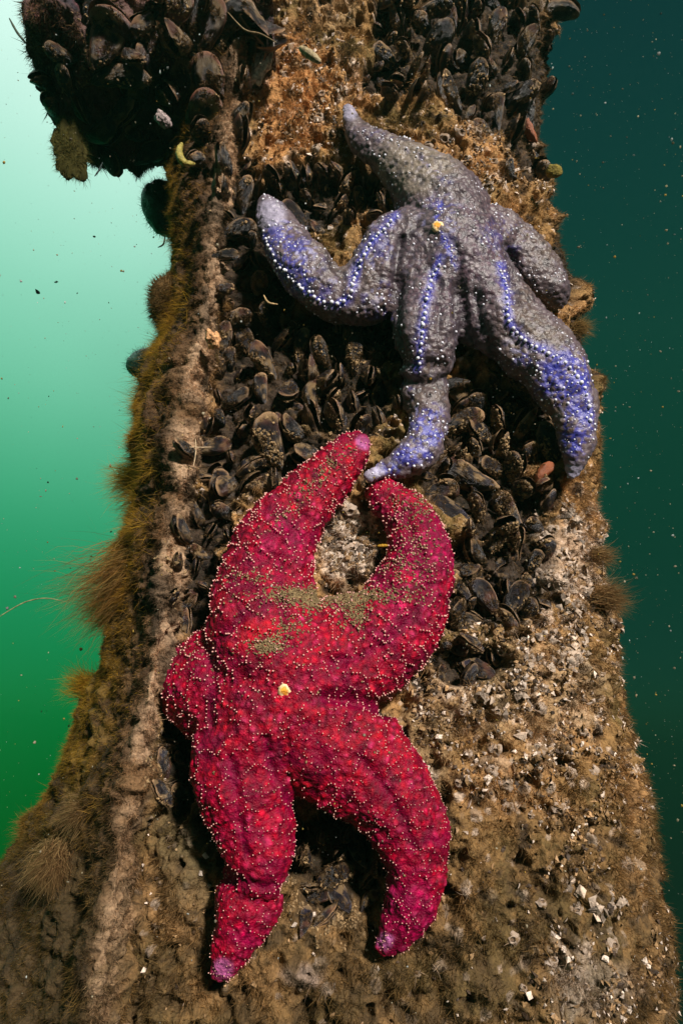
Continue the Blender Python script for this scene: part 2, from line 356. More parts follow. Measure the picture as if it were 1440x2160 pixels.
# ------------------------------------------------------------------ sea stars
def spline(pts, n):
    a = np.array(pts, float); t = np.arange(len(a)); tt = np.linspace(0, len(a)-1, n)
    i = np.clip(tt.astype(int), 0, len(a)-2); f = (tt-i)[:, None]
    p0 = a[np.maximum(i-1, 0)]; p1 = a[i]; p2 = a[i+1]; p3 = a[np.minimum(i+2, len(a)-1)]
    return .5*((2*p1)+(-p0+p2)*f+(2*p0-5*p1+4*p2-p3)*f**2+(-p0+3*p1-3*p2+p3)*f**3)
def unit_sphere(nu=20, nv=12):
    V = [(0, 0, 1)]; Fq = []
    for j in range(1, nv):
        for i in range(nu):
            a, b = 2*math.pi*i/nu, math.pi*j/nv; V.append((math.sin(b)*math.cos(a), math.sin(b)*math.sin(a), math.cos(b)))
    V.append((0, 0, -1)); T = []
    for i in range(nu):
        T.append((0, 1+i, 1+(i+1) % nu)); l = 1+(nv-2)*nu; T.append((len(V)-1, l+(i+1) % nu, l+i))
        for j in range(nv-2):
            a = 1+j*nu+i; b = 1+j*nu+(i+1) % nu; c = a+nu; d = b+nu; T.append((a, c, d)); T.append((a, d, b))
    return np.array(V), np.array(T)
SV, ST = unit_sphere()
def star_body(name, arms, base_y, voxel, flat, smooth_it):
    """arms: lists of (px, py, half width px, lift) ; swept balls fused into one skin"""
    Vs, Ts, k = [], [], 0
    centers = []
    for ai, arm in enumerate(arms):
        for px, py, wd, lift in spline(arm, 14*len(arm)):
            y0 = base_y-lift; r = 0
            for _ in range(3):
                p = on_plane(px, py, y0-r*.35*flat); dz = (p-CAM)@Fw; r = wd/FPX*dz
            Vs.append(SV*np.array([r, r*flat, r])+p); Ts.append(ST+k); k += len(SV); centers.append((*p, r, ai))
    me = mesh_np(name+'_raw', np.concatenate(Vs), np.concatenate(Ts))
    o = bpy.data.objects.new(name+'_raw', me); COL.objects.link(o)
    m = o.modifiers.new('r', 'REMESH'); m.mode = 'VOXEL'; m.voxel_size = voxel; m.use_smooth_shade = True
    s = o.modifiers.new('s', 'SMOOTH'); s.iterations = smooth_it; s.factor = .5
    dg = bpy.context.evaluated_depsgraph_get(); ev = o.evaluated_get(dg); m2 = bpy.data.meshes.new_from_object(ev)
    bpy.data.objects.remove(o); 
    V = np.empty(len(m2.vertices)*3, np.float32); m2.vertices.foreach_get('co', V); V = V.reshape(-1, 3).astype(float)
    Nn = np.empty(len(m2.vertices)*3, np.float32); m2.vertices.foreach_get('normal', Nn); Nn = Nn.reshape(-1, 3).astype(float)
    return m2, V, Nn, np.array(centers)
def poisson(P, order, r):
    """indices of a subset of P no two closer than r"""
    grid = {}; keep = []
    for i in order:
        p = P[i]; k = (int(p[0]//r), int(p[1]//r), int(p[2]//r)); ok = True
        for a in (-1, 0, 1):
            for b in (-1, 0, 1):
                for c in (-1, 0, 1):
                    for j in grid.get((k[0]+a, k[1]+b, k[2]+c), ()):
                        q = P[j]
                        if (q[0]-p[0])**2+(q[1]-p[1])**2+(q[2]-p[2])**2 < r*r: ok = False; break
                    if not ok: break
                if not ok: break
            if not ok: break
        if ok: grid.setdefault(k, []).append(i); keep.append(i)
    return keep
def creases(V, lines):
    px, py, _ = project(V); o = np.zeros(len(V))
    for depth, wd, pts in lines:
        dd = np.full(len(V), 1e9); sp = spline(pts, 16*len(pts))
        for k, (a, b) in enumerate(sp): dd = np.minimum(dd, (px-a)**2+(py-b)**2)
        o = np.maximum(o, depth*np.exp(-dd/(2*wd*wd)))
    return o
def cells(V, seeds):
    kd = KDTree(len(seeds))
    for j, i in enumerate(seeds): kd.insert(Vector(V[i]), j)
    kd.balance(); d = np.empty((len(V), 3)); 
    for i, v in enumerate(V):
        r = kd.find_n(v, 2); d[i] = (r[0][2], r[1][2], r[0][1])
    return d
def arm_net(V, cen, r, squeeze):
    kd = KDTree(len(cen)); 
    for j, c in enumerate(cen): kd.insert(Vector(c[:3]), j)
    kd.balance(); A = np.zeros(len(cen))
    for j in range(1, len(cen)): A[j] = A[j-1]+(np.linalg.norm(cen[j, :3]-cen[j-1, :3]) if cen[j, 4] == cen[j-1, 4] else 0)
    T = np.gradient(cen[:, :3], axis=0); T /= np.linalg.norm(T, axis=1, keepdims=True)+1e-9
    W = V+.006*np.stack([fbm(V, .02, 2, 301), fbm(V, .02, 2, 302), fbm(V, .02, 2, 303)], 1)
    out = W.copy()
    for i, v in enumerate(V):
        j = kd.find(Vector(v))[1]; k = sst(np.array([A[j]-A[cen[:, 4] == cen[j, 4]][0]]), .03, .09)[0] if False else 1.0
        t = T[j]; out[i] = W[i]+t*((W[i]-cen[j, :3])@t+0*A[j])*(squeeze-1)
        out[i] = W[i]+t*(W[i]@t)*(squeeze-1)
    sd = poisson(out, RNG.permutation(len(V)), r*1.15)
    return cells(out, sd)
def to_mesh_col(me, V, col):
    me.vertices.foreach_set('co', V.astype(np.float32).ravel()); me.update()
    a = me.color_attributes.new('Col', 'FLOAT_COLOR', 'POINT'); c = np.ones((len(V), 4), np.float32); c[:, :3] = np.clip(col, 0, 1); a.data.foreach_set('color', c.ravel())
IV, IT = unit_sphere(7, 5)
def dots(name, pts, nrm, rad, mat, parent, squash=1.3):
    """small blunt spines, one mesh"""
    n = len(pts); V = np.empty((n, len(IV), 3)); 
    V[:] = pts[:, None]+IV[None]*rad[:, None, None]+(nrm[:, None]*(IV[None]@np.array([0, 0, 1.0]))[..., None]*0)
    V += nrm[:, None]*((IV[None]*nrm[:, None]).sum(2, keepdims=True)*rad[:, None, None]*(squash-1)) 
    T = (IT[None]+(np.arange(n)*len(IV))[:, None, None]).reshape(-1, 3)
    o = link(name, mesh_np(name, V.reshape(-1, 3), T), mat, parent); return o

# red star
RED = [
 [(610,1440,140,.0),(560,1340,125,.004),(560,1240,102,.006),(580,1150,86,.006),(628,1075,68,.006),(690,1005,55,.006),(738,952,38,.008),(757,936,22,.010)],
 [(620,1440,140,.0),(730,1396,112,.004),(820,1330,100,.008),(868,1245,82,.008),(884,1160,66,.008),(862,1090,52,.004),(820,1052,40,.0),(795,1042,26,-.006)],
 [(620,1450,140,.0),(705,1560,128,.002),(800,1650,100,.004),(862,1735,80,.004),(878,1820,64,.004),(868,1900,56,.002),(838,1960,40,.0),(812,1995,20,.0)],
 [(600,1450,140,.0),(530,1560,122,.002),(520,1650,108,.006),(538,1740,84,.010),(545,1800,70,.014),(548,1836,58,.016)],
 [(528,1880,72,-.008),(522,1915,66,.004),(500,1970,48,.006),(482,2015,36,.006),(466,2042,24,.004)],
 [(620,1410,125,.0),(690,1350,88,.002),(735,1332,76,.002)],
 [(600,1450,130,.0),(520,1450,116,-.006),(455,1447,104,-.014),(430,1450,92,-.020)],
 [(520,1380,100,-.004),(455,1392,74,-.012),(425,1402,62,-.018)],
 [(520,1480,100,-.004),(455,1500,70,-.012),(430,1490,66,-.018)],
]
BY = -.012
me, V, Nn, RC = star_body('sea_star_body', RED, BY, .0015, .72, 9)
seeds = poisson(V, RNG.permutation(len(V))[:7000], .0032)
d = cells(V, seeds)
edge = d[:, 1]-d[:, 0]
bump = sst(edge, 0, .006)
rn = np.array([random.random() for _ in seeds])[d[:, 2].astype(int)]
net = arm_net(V, RC, .0150, 1.9)
nedge = net[:, 1]-net[:, 0]
crz = creases(V, [(.009, 9, [(690,1470),(750,1478),(815,1500)]), (.0035, 8, [(700,1395),(780,1375),(860,1310),(905,1235)]), (.003, 10, [(440,1370),(446,1420),(442,1500),(425,1550)]), (.004, 9, [(560,1560),(580,1640),(630,1710)]), (.003, 9, [(640,1090),(600,1150),(590,1230),(600,1300)]),
 (.003, 8, [(760,1600),(830,1690),(870,1790)]), (.003, 8, [(480,1600),(500,1700),(520,1800)]), (.004, 10, [(470,1850),(530,1868),(600,1876)]), (.003, 7, [(860,1100),(885,1180)]), (.003, 9, [(520,1290),(480,1330),(450,1360)])])
h = bump*(.0005+.0012*rn)+fbm(V, .03, 3, 91)*.0030+fbm(V, .012, 3, 92)*.0028+fbm(V, .004, 2, 93)*.0007+.0011*(1-sst(nedge, 0, .004))-crz
V2 = V+Nn*h[:, None]
cr = np.tile([.56, .001, .026], (len(V), 1)); nl = fbm(V, .05, 3, 95); nm = fbm(V, .012, 3, 96)
cr = mixc(cr, (.54, .002, .10), sst(nl+.4*nm, .0, .45)*.9)
cr = mixc(cr, (.60, .010, .022), sst(-nl+.3*nm, .05, .5)*.7)
cr = mixc(cr, (.50, .05, .20), bump*sst(rn, .65, .9)*.55)
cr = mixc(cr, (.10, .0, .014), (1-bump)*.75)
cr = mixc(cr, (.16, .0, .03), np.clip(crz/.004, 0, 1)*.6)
cr = mixc(cr, (.09, .0, .014), sst(fbm(V, .011, 3, 97), .05, .4)*.7)
cr = mixc(cr, (.20, .002, .03), sst(nm, .1, .5)*.4)
rx, ry_, _ = project(V)
for cx, cy, r in [(470,2042,26),(765,935,18),(812,1985,22)]:
    cr = mixc(cr, (.55, .16, .42), blob(rx, ry_, cx, cy, r, r, .2*nm)*.8)
cr = mixc(cr, (.62, .008, .022), blob(rx, ry_, 560, 1345, 80, 45, .5*nm)*.4)
cr = mixc(cr*1.0, (.05, .0, .010), sst(fbm(V, .0042, 2, 98), .15, .45)*.6)
cr = mixc(cr, (.66, .03, .14), sst(fbm(V, .008, 3, 99), .15, .5)*bump*.5)
cr = mixc(cr, (.16, .0, .03), sst(fbm(V, .020, 3, 100), .05, .45)*.55)
cr = mixc(cr, (.16, .0, .03), np.clip(crz/.004, 0, 1)*.5)
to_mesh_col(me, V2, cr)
rs = empty('sea_star', on_plane(600, 1458, 0))
tag(rs, 'crimson red sea star with rows of tiny pale spines, lower of the two stars', 'sea star')
me.name = 'body'; bo = link('body', me, M_RED, rs); bo.matrix_parent_inverse = Matrix.Translation(-rs.location)
def par(o, p): o.parent = p; o.matrix_parent_inverse = Matrix.Translation(-p.location); return o
front = (Nn[:, 1] < .45)
cand = np.where((nedge < .0009) & front & (vnoise(V, .016, 201) > -.6))[0]
keep = np.array(poisson(V2, RNG.permutation(cand), .0021))
cand = np.where((edge < .0010) & front & (vnoise(V, .012, 203) > .55))[0]
keep = np.r_[keep, np.array(poisson(V2, RNG.permutation(cand), .006))]
pts = V2[keep]+Nn[keep]*.0004; rad = np.random.default_rng(3).uniform(.00032, .00068, len(keep))*(.75+.5*sst(-project(pts)[1], -1700, -1300))
par(dots('spines', pts, Nn[keep], rad, M_SPR, rs), rs)['kind'] = 'stuff'
SB_R = BVHTree.FromPolygons([Vector(v) for v in V2], [tuple(p.vertices) for p in me.polygons])
def surf_hit(bvh, px, py):
    dd = Vector(raydir(px, py)).normalized(); hh = bvh.ray_cast(Vector(CAM), dd)
    if hh[0] is None: return None, None
    n = hh[1] if hh[1].dot(dd) < 0 else -hh[1]
    return hh[0], n
def madreporite(bvh, px, py, rpx, parent, colr):
    p, n = surf_hit(bvh, px, py); r = rpx/FPX*((np.array(p)-CAM)@Fw); p = p-n*r*.25
    Vv, T = unit_sphere(28, 16); rough = 1+.35*fbm(Vv, .35, 4, 5); Vv = Vv*rough[:, None]*r
    q = Vector(n).to_track_quat('Z', 'Y'); Vv[:, 2] *= .55
    Vw = np.array([tuple(q @ Vector(v)) for v in Vv])+np.array(p)
    rr = np.hypot(Vv[:, 0], Vv[:, 1])/r
    cc = mixc(np.tile(colr, (len(Vw), 1)), (.85, .66, .36), sst(rr+.3*fbm(Vw, .001, 2, 7), .45, .7)); cc = mixc(cc, (.55, .16, .03), sst(fbm(Vw, .0012, 2, 9), .1, .4)*.5)
    o = link('madreporite', mesh_np('madreporite', Vw, T, cc), M_CHIP); par(o, parent); return o
madreporite(SB_R, 600, 1457, 15, rs, (.90, .36, .03))

# purple star
PUR = [
 [(945,530,105,.002),(932,440,95,.004),(886,380,72,.008),(822,328,46,.010),(775,302,34,.010),(748,275,23,.010),(737,240,13,.012),(735,228,9,.014)],
 [(930,530,100,.002),(860,520,84,.008),(808,580,80,.006),(762,618,72,.004),(700,618,60,.008),(645,568,56,.010),(603,510,46,.010),(572,452,30,.008),(564,436,20,.006)],
 [(935,540,105,.004),(908,620,84,.008),(898,700,78,.012),(900,745,64,.006),(897,780,56,.002),(895,812,50,-.001),(897,840,48,-.002)],
 [(890,800,44,-.008),(897,850,48,-.004),(905,900,42,.002),(892,950,42,.004),(850,975,34,.006),(812,990,20,.008),(785,1000,11,.010),(778,1004,9,.010)],
 [(960,540,105,.004),(1020,620,86,.006),(1075,690,80,.008),(1140,748,76,.010),(1188,812,64,.010),(1212,880,46,.008),(1216,945,32,.004),(1206,992,15,.0),(1203,1003,9,.0)],
 [(970,520,95,-.002),(1055,500,60,-.006),(1110,545,52,-.008),(1152,590,44,-.010),(1168,630,28,-.014)],
 [(955,520,105,.004),(985,620,72,.006),(975,690,50,.002)],
]
me, V, Nn, PCn = star_body('sea_star_body', PUR, BY+.002, .0015, .72, 9)
seeds = poisson(V, RNG.permutation(len(V)), .0052)
d = cells(V, seeds); edge = d[:, 1]-d[:, 0]; bump = sst(edge, 0, .004)
rn = np.array([random.random() for _ in seeds])[d[:, 2].astype(int)]
crz = creases(V, [(.007, 9, [(845,500),(838,580),(832,680),(845,770)]), (.006, 9, [(965,600),(972,690),(968,780)]), (.004, 8, [(1070,520),(1085,580),(1090,640)]), (.003, 8, [(880,470),(850,520),(840,560)]), (.0045, 8, [(845,800),(900,810),(955,796)]), (.003, 8, [(1000,620),(1020,700),(1050,760)]), (.003, 7, [(700,560),(735,590),(750,560)]), (.003, 8, [(900,560),(930,620),(925,700)])])
h = -crz+bump*(.0002+.0012*rn)+fbm(V, .03, 3, 191)*.005+fbm(V, .012, 3, 194)*.0026+fbm(V, .006, 2, 193)*.0006
V2 = V+Nn*h[:, None]; px, py, _ = project(V2)
nl = fbm(V, .04, 3, 195); nm = fbm(V, .012, 3, 196); nf = fbm(V, .0045, 3, 197)
cp = np.tile([.150, .104, .112], (len(V), 1))
cp = mixc(cp, (.17, .118, .080), sst(nl, -.2, .4)*.8)
disc = blob(px, py, 950, 540, 190, 200, .15*nm)
cp = mixc(cp, (.15, .078, .13), disc*sst(nl+nm*.5, -.3, .3)*.7)
cp = mixc(cp, (.045, .030, .050), (1-bump)*(.35+.4*disc))
cp = mixc(cp, (.30, .24, .18), blob(px, py, 870, 350, 110, 70, .2*nm)*.7)
# blue pigment: strong along the arms' outer side and around the mid-arm rows of spines
BL = np.zeros(len(V)); LN = np.zeros(len(V))
CH = [[(928,545),(908,600),(895,660),(888,720),(880,775)], [(1055,560),(1068,620),(1075,680),(1110,720),(1160,745),(1200,775),(1235,830),(1245,900)], [(835,455),(785,510),(755,565),(735,625),(700,642),(640,610),(590,560),(560,500)], [(930,430),(920,470),(945,520),(955,560)],
      [(745,275),(810,290),(880,330),(945,385)], [(850,800),(880,850),(905,890)]]
for j, chn in enumerate(CH):
    s = spline([(a, b) for a, b in chn], 60); dd = np.full(len(V), 1e9)
    for a, b in s: dd = np.minimum(dd, (px-a)**2+(py-b)**2)
    if j < 3: LN = np.maximum(LN, np.exp(-dd/(2*6.5**2)))
    BL = np.maximum(BL, np.exp(-dd/(2*(9 if j in (0, 1, 2) else 7)**2))*(1 if j < 4 else .35))
for cx, cy, rx_, ry2, s in [(1190,800,75,80,.95),(1215,900,45,80,.95),(1110,745,60,45,.6),(620,560,70,80,.75),(590,500,45,50,.7),(800,640,50,60,.45),(900,900,50,60,.9),(870,960,50,30,.9),(810,990,40,20,.85),(930,460,60,60,.4),(1060,500,60,50,.3),(790,520,50,60,.45),(700,620,60,40,.45)]:
    BL = np.maximum(BL, blob(px, py, cx, cy, rx_, ry2)*s)
bl = .85*np.clip(BL*np.maximum((1-bump)*1.1, sst(nf+nm*.5+BL*.22, .18, .38)), 0, 1)*np.clip(sst(nm*.8+.6*nf+.5*BL, .12, .42)+(BL > .85)*.3, 0, 1)
cp = mixc(cp, (.03, .022, .03), sst(fbm(V, .005, 2, 198)+.6*nm, .10, .5)*.75)
cp = mixc(cp, (.27, .22, .24), sst(fbm(V, .006, 2, 199)+.5*nl, .25, .5)*.6)
cp = mixc(cp, (.03, .02, .03), np.clip(crz/.005, 0, 1)*.6)
cp = mixc(cp, (.035, .048, .46), np.maximum(bl*.9, LN*.85*sst(nf+.4, 0, .4)))
cp = mixc(cp, (.40, .37, .56), sst(nf-nm*.4, .28, .5)*np.clip(BL+.2, 0, 1)*.7)
for cx, cy, r in [(570,450,38),(736,235,22),(790,1000,28),(1206,1000,30)]:
    cp = mixc(cp, (.50, .46, .62), blob(px, py, cx, cy, r, r, .2*nm)*.75)
cp = cp*(1-.22*(1-np.clip(BL, 0, 1)))[:, None]
to_mesh_col(me, V2, cp)
ps = empty('sea_star', on_plane(925, 478, 0))
tag(ps, 'grey sea star flecked with blue and violet, draped over mussels above the red star', 'sea star')
me.name = 'body'; par(link('body', me, M_PUR), ps)
SB_P = BVHTree.FromPolygons([Vector(v) for v in V2], [tuple(p.vertices) for p in me.polygons])
pp, nn_, rr = [], [], []
for j, chn in enumerate(CH):
    s = spline([(a, b) for a, b in chn], 400); acc = 0; last = s[0]
    for a, b in s:
        step = math.hypot(a-last[0], b-last[1])
        if step > (13 if j < 3 else 20):
            last = (a, b); p, n = surf_hit(SB_P, a+random.gauss(0, 1.5), b+random.gauss(0, 1.5))
            if p: pp.append(p+n*.0005); nn_.append(n); rr.append(random.uniform(.0013, .0022)*(1 if j < 3 else .6))
cand = np.where((edge < .0012) & (Nn[:, 1] < .45) & (vnoise(V, .010, 207)+.9*BL > .40))[0]
keep = poisson(V2, RNG.permutation(cand), .0042)
pp = np.r_[np.array([tuple(a) for a in pp]), V2[keep]]; nn_ = np.r_[np.array([tuple(a) for a in nn_]), Nn[keep]]; rr = np.r_[np.array(rr), RNG.uniform(.0004, .0016, len(keep))*(.5+.5*(RNG.random(len(keep)) > .5))]
par(dots('spines', pp, nn_, rr, M_SPP, ps, 1.1), ps)['kind'] = 'stuff'
madreporite(SB_P, 922, 476, 13, ps, (.90, .36, .03))

# ------------------------------------------------------------------ mussels
def valve_mesh(seed, side):
    r = random.Random(seed); nr, ns = 14, 40; V, c = [], []
    W = .44 if seed == 80 else r.uniform(.27, .38); H = r.uniform(.14, .20); bend = r.uniform(-.05, .08)
    P = []
    for k in range(nr+1):
        t = k/nr*math.pi/2; s_, hh = math.cos(t), math.sin(t)
        hh = hh**1.55
        for i in range(ns):
            f = 2*math.pi*i/ns
            a = .5-.5*math.cos(f); y = W*math.sin(f)*(.24+.76*a**.75)
            if y < 0: y *= .82
            a2 = .33+(a-.33)*s_; y2 = .02+(y-.02)*s_
            grow = .012*math.sin(k*2.7+seed)*(1 if k < nr-1 else 0)
            P.append((a2, y2+bend*math.sin(a2*3), (H+grow)*hh+(.004*math.cos(i*1.3+k) if k else 0)))
    P = np.array(P); P[:, 2] = P[:, 2]*side
    op = side*r.uniform(.01, .07)
    P[:, 2] += side*.006+P[:, 0]*op
    P += np.stack([fbm(P, .15, 2, seed), fbm(P, .15, 2, seed+1), fbm(P, .15, 2, seed+2)], 1)*.030
    kk = np.repeat(np.arange(nr+1), ns)
    c = np.tile([.008, .007, .010], (len(P), 1))
    c = mixc(c, (.034, .022, .018), (np.sin(kk*2.7+seed) > .2)*.6)
    c = mixc(c, (.040, .036, .060), sst(fbm(P, .3, 3, seed+9), .1, .5)*.6)
    c = mixc(c, (.12, .10, .10), sst(-P[:, 0], -.25, 0)*.5)
    n1 = fbm(P, .14, 4, seed+20)
    c = mixc(c, (.24, .155, .075), sst(n1, .02, .32)*r.uniform(.5, 1))
    rim = np.clip((kk < 2)*1.0+(kk == 2)*.8+(kk == 3)*.4, 0, 1)
    c = mixc(c, (.36, .22, .12), rim*sst(n1, -.5, .05))
    c = mixc(c, (.14, .05, .03), sst(fbm(P, .4, 2, seed+30), .2, .5)*.5)
    if seed == 80: c = mixc(c, (.26, .09, .06), (kk < 5)*.6)
    q = []
    for k in range(nr):
        for i in range(ns):
            a, b = k*ns+i, k*ns+(i+1) % ns; f = (a, b, b+ns, a+ns); q.append(f if side > 0 else f[::-1])
    return mesh_np('valve', P, q, c)
VARS = [(valve_mesh(11*i+3, 1), valve_mesh(11*i+3, -1)) for i in range(8)]
for a, b in VARS:
    for m in (a, b): m.materials.append(M_SHELL)
ORD = ['first','second','third','fourth','fifth','sixth','seventh','eighth','ninth','tenth','eleventh','twelfth','thirteenth','fourteenth','fifteenth','sixteenth','seventeenth','eighteenth','nineteenth','twentieth']
def mussel(p, A, T, Lm, var, name='mussel'):
    e = bpy.data.objects.new(name, None); COL.objects.link(e); e.empty_display_size = .01
    A = A.normalized(); B = T.cross(A).normalized(); T = A.cross(B)
    e.matrix_world = Matrix(((A.x*Lm, B.x*Lm, T.x*Lm, p.x), (A.y*Lm, B.y*Lm, T.y*Lm, p.y), (A.z*Lm, B.z*Lm, T.z*Lm, p.z), (0, 0, 0, 1)))
    for m in VARS[var]:
        v = bpy.data.objects.new('valve', m); COL.objects.link(v); v.parent = e
    return e
def covered(px, py, p):
    dd = Vector(raydir(px, py)).normalized(); dist = (p-Vector(CAM)).length
    for b in (SB_R, SB_P):
        hh = b.ray_cast(Vector(CAM), dd)
        if hh[0] is not None and hh[3] < dist: return True
    return False
BEAMBED = [(180,190,100,130),(390,120,130,170),(430,230,90,120),(470,90,80,100),(310,60,120,60),(360,290,90,50)]
BIG = [  # (px, py, length px, direction angle deg in the picture, facing) seen individually in the photo
 (395,200,165,60,.1),(425,75,135,75,.1),(322,95,120,80,.1),(455,190,120,100,.1),(215,110,110,60,.1),(140,110,80,120,.5),(250,250,100,70,.4),(175,230,90,100,.5),(150,180,80,80,.6),(310,330,90,30,.3),(230,330,80,-60,.3),(250,50,115,140,.1),(370,30,90,70,.1),(430,240,110,20,.1),
 (1040,80,90,80,.2),(945,75,85,85,.2),(1000,190,95,60,.2),(1110,260,105,120,.2),(1050,250,80,90,.2),(1110,110,80,70,.2),(840,55,75,110,.2),
 (745,760,95,85,.1),(560,775,100,120,.1),(640,745,85,80,.1),(525,735,80,110,.2),(495,850,80,30,.1),(560,830,75,95,.1),(580,950,150,110,.15),(440,950,90,15,.15),(700,950,120,30,.2),(660,850,95,75,.2),(790,850,90,70,.2),
 (1095,905,100,60,.2),(1010,870,110,110,.3),(1000,1000,150,155,.1),(1080,1080,110,120,.1),(960,1080,110,150,.1),(1120,1190,70,60,.1),(1080,1280,100,60,.1),(1030,1270,95,120,.1),(975,1240,80,120,.1),(1020,1420,90,150,.1),(1060,1195,60,30,.1),
 (620,400,70,95,.3),(680,390,70,85,.3),(730,400,70,80,.3),(640,470,100,120,.1),(790,400,70,70,.3),(520,430,90,80,.2),(395,1285,85,60,.1),(700,1860,110,30,.1),(640,1950,60,70,.1),(760,1800,80,100,.1),(1075,365,50,90,.1),(600,610,70,120,.1)]
PHR = {'topright': 'bed at the top right of the piling', 'upcentre': 'clump between the purple star\'s upper arms', 'chan': 'dark channel left of the purple star', 'mid': 'bed left above the red star',
 'midright': 'bed under the purple star\'s right arm', 'right': 'patch right of the red star\'s curled arm', 'rightlow': 'small patch right of the red star', 'left': 'gap between ridge and red star',
 'between': 'hollow between the red star\'s lower arms', 'edge': 'right edge of the piling', 'topmid': 'little patch at the piling\'s top middle', 'beam': 'dark beam stub at top left'}
SZ = {'topright': 78, 'upcentre': 66, 'chan': 70, 'mid': 80, 'midright': 85, 'right': 70, 'rightlow': 60, 'left': 66, 'between': 70, 'edge': 66, 'topmid': 60, 'beam': 105}
GAP = {'topright': 37, 'upcentre': 31, 'chan': 44, 'mid': 36, 'midright': 37, 'right': 37, 'rightlow': 32, 'left': 38, 'between': 42, 'edge': 36, 'topmid': 34, 'beam': 50}
spots = []
allb = dict(BEDS); allb['beam'] = BEAMBED
def inside(px, py, es, k=1.0): return any(((px-cx)/rx)**2+((py-cy)/ry)**2 < k for cx, cy, rx, ry in es)
rm = random.Random(5)
for bpx, bpy_, ln, an, fc in BIG:
    key = min(allb, key=lambda k: min(math.hypot((bpx-e[0])/e[2], (bpy_-e[1])/e[3]) for e in allb[k]))
    spots.append((bpx, bpy_, ln, an, fc, key))
for key, es in allb.items():
    g = GAP[key]
    for _ in range(2600):
        cx, cy, rx, ry = rm.choice(es); a = rm.uniform(0, 6.283); q = math.sqrt(rm.random())
        x, y = cx+rx*q*math.cos(a), cy+ry*q*math.sin(a)
        if y < -60: continue
        if all(math.hypot(x-s[0], y-s[1]) > max(g, .30*s[2]) for s in spots):
            spots.append((x, y, SZ[key]*rm.uniform(.6, 1.35), rm.gauss(90, 42), rm.uniform(.25, 1.25), key))
made = {}
for x, y, ln, an, fc, key in spots:
    p, n = cast(x, y)
    if p is None or covered(x, y, p): continue
    dz = (np.array(p)-CAM)@Fw; Lm = ln/FPX*dz
    a = math.radians(an); ip = Vector(math.cos(a)*Rv+math.sin(a)*Uv)
    view = (Vector(CAM)-p).normalized()
    nn = (n*.5+view*.6).normalized()
    A = (ip-nn*ip.dot(nn)).normalized()*(1-fc*.5)+nn*fc
    if key in ('edge',): A += Vector((.7, 0, 0))
    T = nn+Vector((rm.gauss(0, .55), rm.gauss(0, .3), rm.gauss(0, .55)))
    if fc > .3: T = T+Vector((rm.choice((-1, 1))*rm.uniform(0, 1.6), 0, rm.uniform(0, .7)))
    o = mussel(p-A.normalized()*Lm*.42+nn*Lm*.10, A, T, Lm, 7 if (key == 'beam' and ln > 88 and fc < .2) else rm.randrange(7))
    made.setdefault(key, []).append((x, y, o, ln))
for key, ms in made.items():
    ms.sort(key=lambda m: m[1]); rows = []; step = GAP[key]*1.35
    for m in ms:
        if rows and m[1]-rows[-1][0][1] < step: rows[-1].append(m)
        else: rows.append([m])
    for ri, row in enumerate(rows):
        row.sort(key=lambda m: m[0])
        for ci, (x, y, o, ln) in enumerate(row):
            rw = 'top' if ri == 0 else ('bottom' if ri == len(rows)-1 else ORD[ri])
            ps_ = 'leftmost' if ci == 0 else ('rightmost' if ci == len(row)-1 else ORD[min(ci, 19)]+' from left')
            if len(row) == 1: ps_ = 'only one'
            tag(o, f"mussel, {ps_} in the {rw} row, {PHR[key]}", 'mussel', 'mussels in the '+PHR[key])
print('mussels', {k: len(v) for k, v in made.items()})

# two orange mussels
M_ORSH = material('orange_shell', .45, .4, 400, color=(.30, .085, .030), vary=.5, vscale=90, spec=.5)
for x, y, ln, an, lab in [(1112,262,95,115,'orange brown mussel among the black ones at the top right edge'),(1145,1004,62,50,'orange mussel below the purple star\'s right arm tip')]:
    p, n = cast(x, y); dz = (np.array(p)-CAM)@Fw; Lm = ln/FPX*dz; a = math.radians(an)
    ip = Vector(math.cos(a)*Rv+math.sin(a)*Uv); view = (Vector(CAM)-p).normalized()
    o = mussel(p-ip*Lm*.45+view*Lm*.22, ip+view*.1, view+Vector((.2, 0, .2)), Lm, 2)
    for ch in o.children: ch.data = ch.data.copy(); ch.data.materials.clear(); ch.data.materials.append(M_ORSH)
    tag(o, lab, 'mussel')

# ------------------------------------------------------------------ felt of turf, hair by hair
def blades(name, idx, Ls, wid, dirs, cols, mat, label, src=None, curl=.5, parent=None):
    n = len(idx); P = (PV if src is None else src)[idx]
    d = dirs/(np.linalg.norm(dirs, axis=1, keepdims=True)+1e-9)
    side = np.cross(d, RNG.normal(size=(n, 3))); side /= np.linalg.norm(side, axis=1, keepdims=True)+1e-9
    bend = RNG.normal(size=(n, 3))*curl+np.array([0, 0, -.25])
    V = np.empty((n, 5, 3)); w2 = (wid/2)[:, None]*side; L1 = Ls[:, None]
    m = P+d*L1*.5+bend*L1*.12; t = P+d*L1+bend*L1*.5
    V[:, 0] = P-w2-d*.001; V[:, 1] = P+w2-d*.001; V[:, 2] = m+w2*.8; V[:, 3] = m-w2*.8; V[:, 4] = t
    b = (np.arange(n)*5)[:, None]
    T = np.concatenate([b+[0, 1, 2], b+[0, 2, 3], b+[3, 2, 4]], 1).reshape(-1, 3)
    c = np.repeat(cols, 5, 0)
    o = link(name, mesh_np(name, V.reshape(-1, 3), T, c), mat, parent)
    if label: tag(o, label, 'algae', kind='stuff')
    return o
vis = (PV[:, 2] > -.30) & (PV[:, 2] < 1.05)
clump = sst(fbm(PV, .016, 3, 401), -.35, .35)
def pick(wt, n):
    c = np.cumsum(wt); return np.minimum(np.searchsorted(c, RNG.random(n)*c[-1]), len(wt)-1)
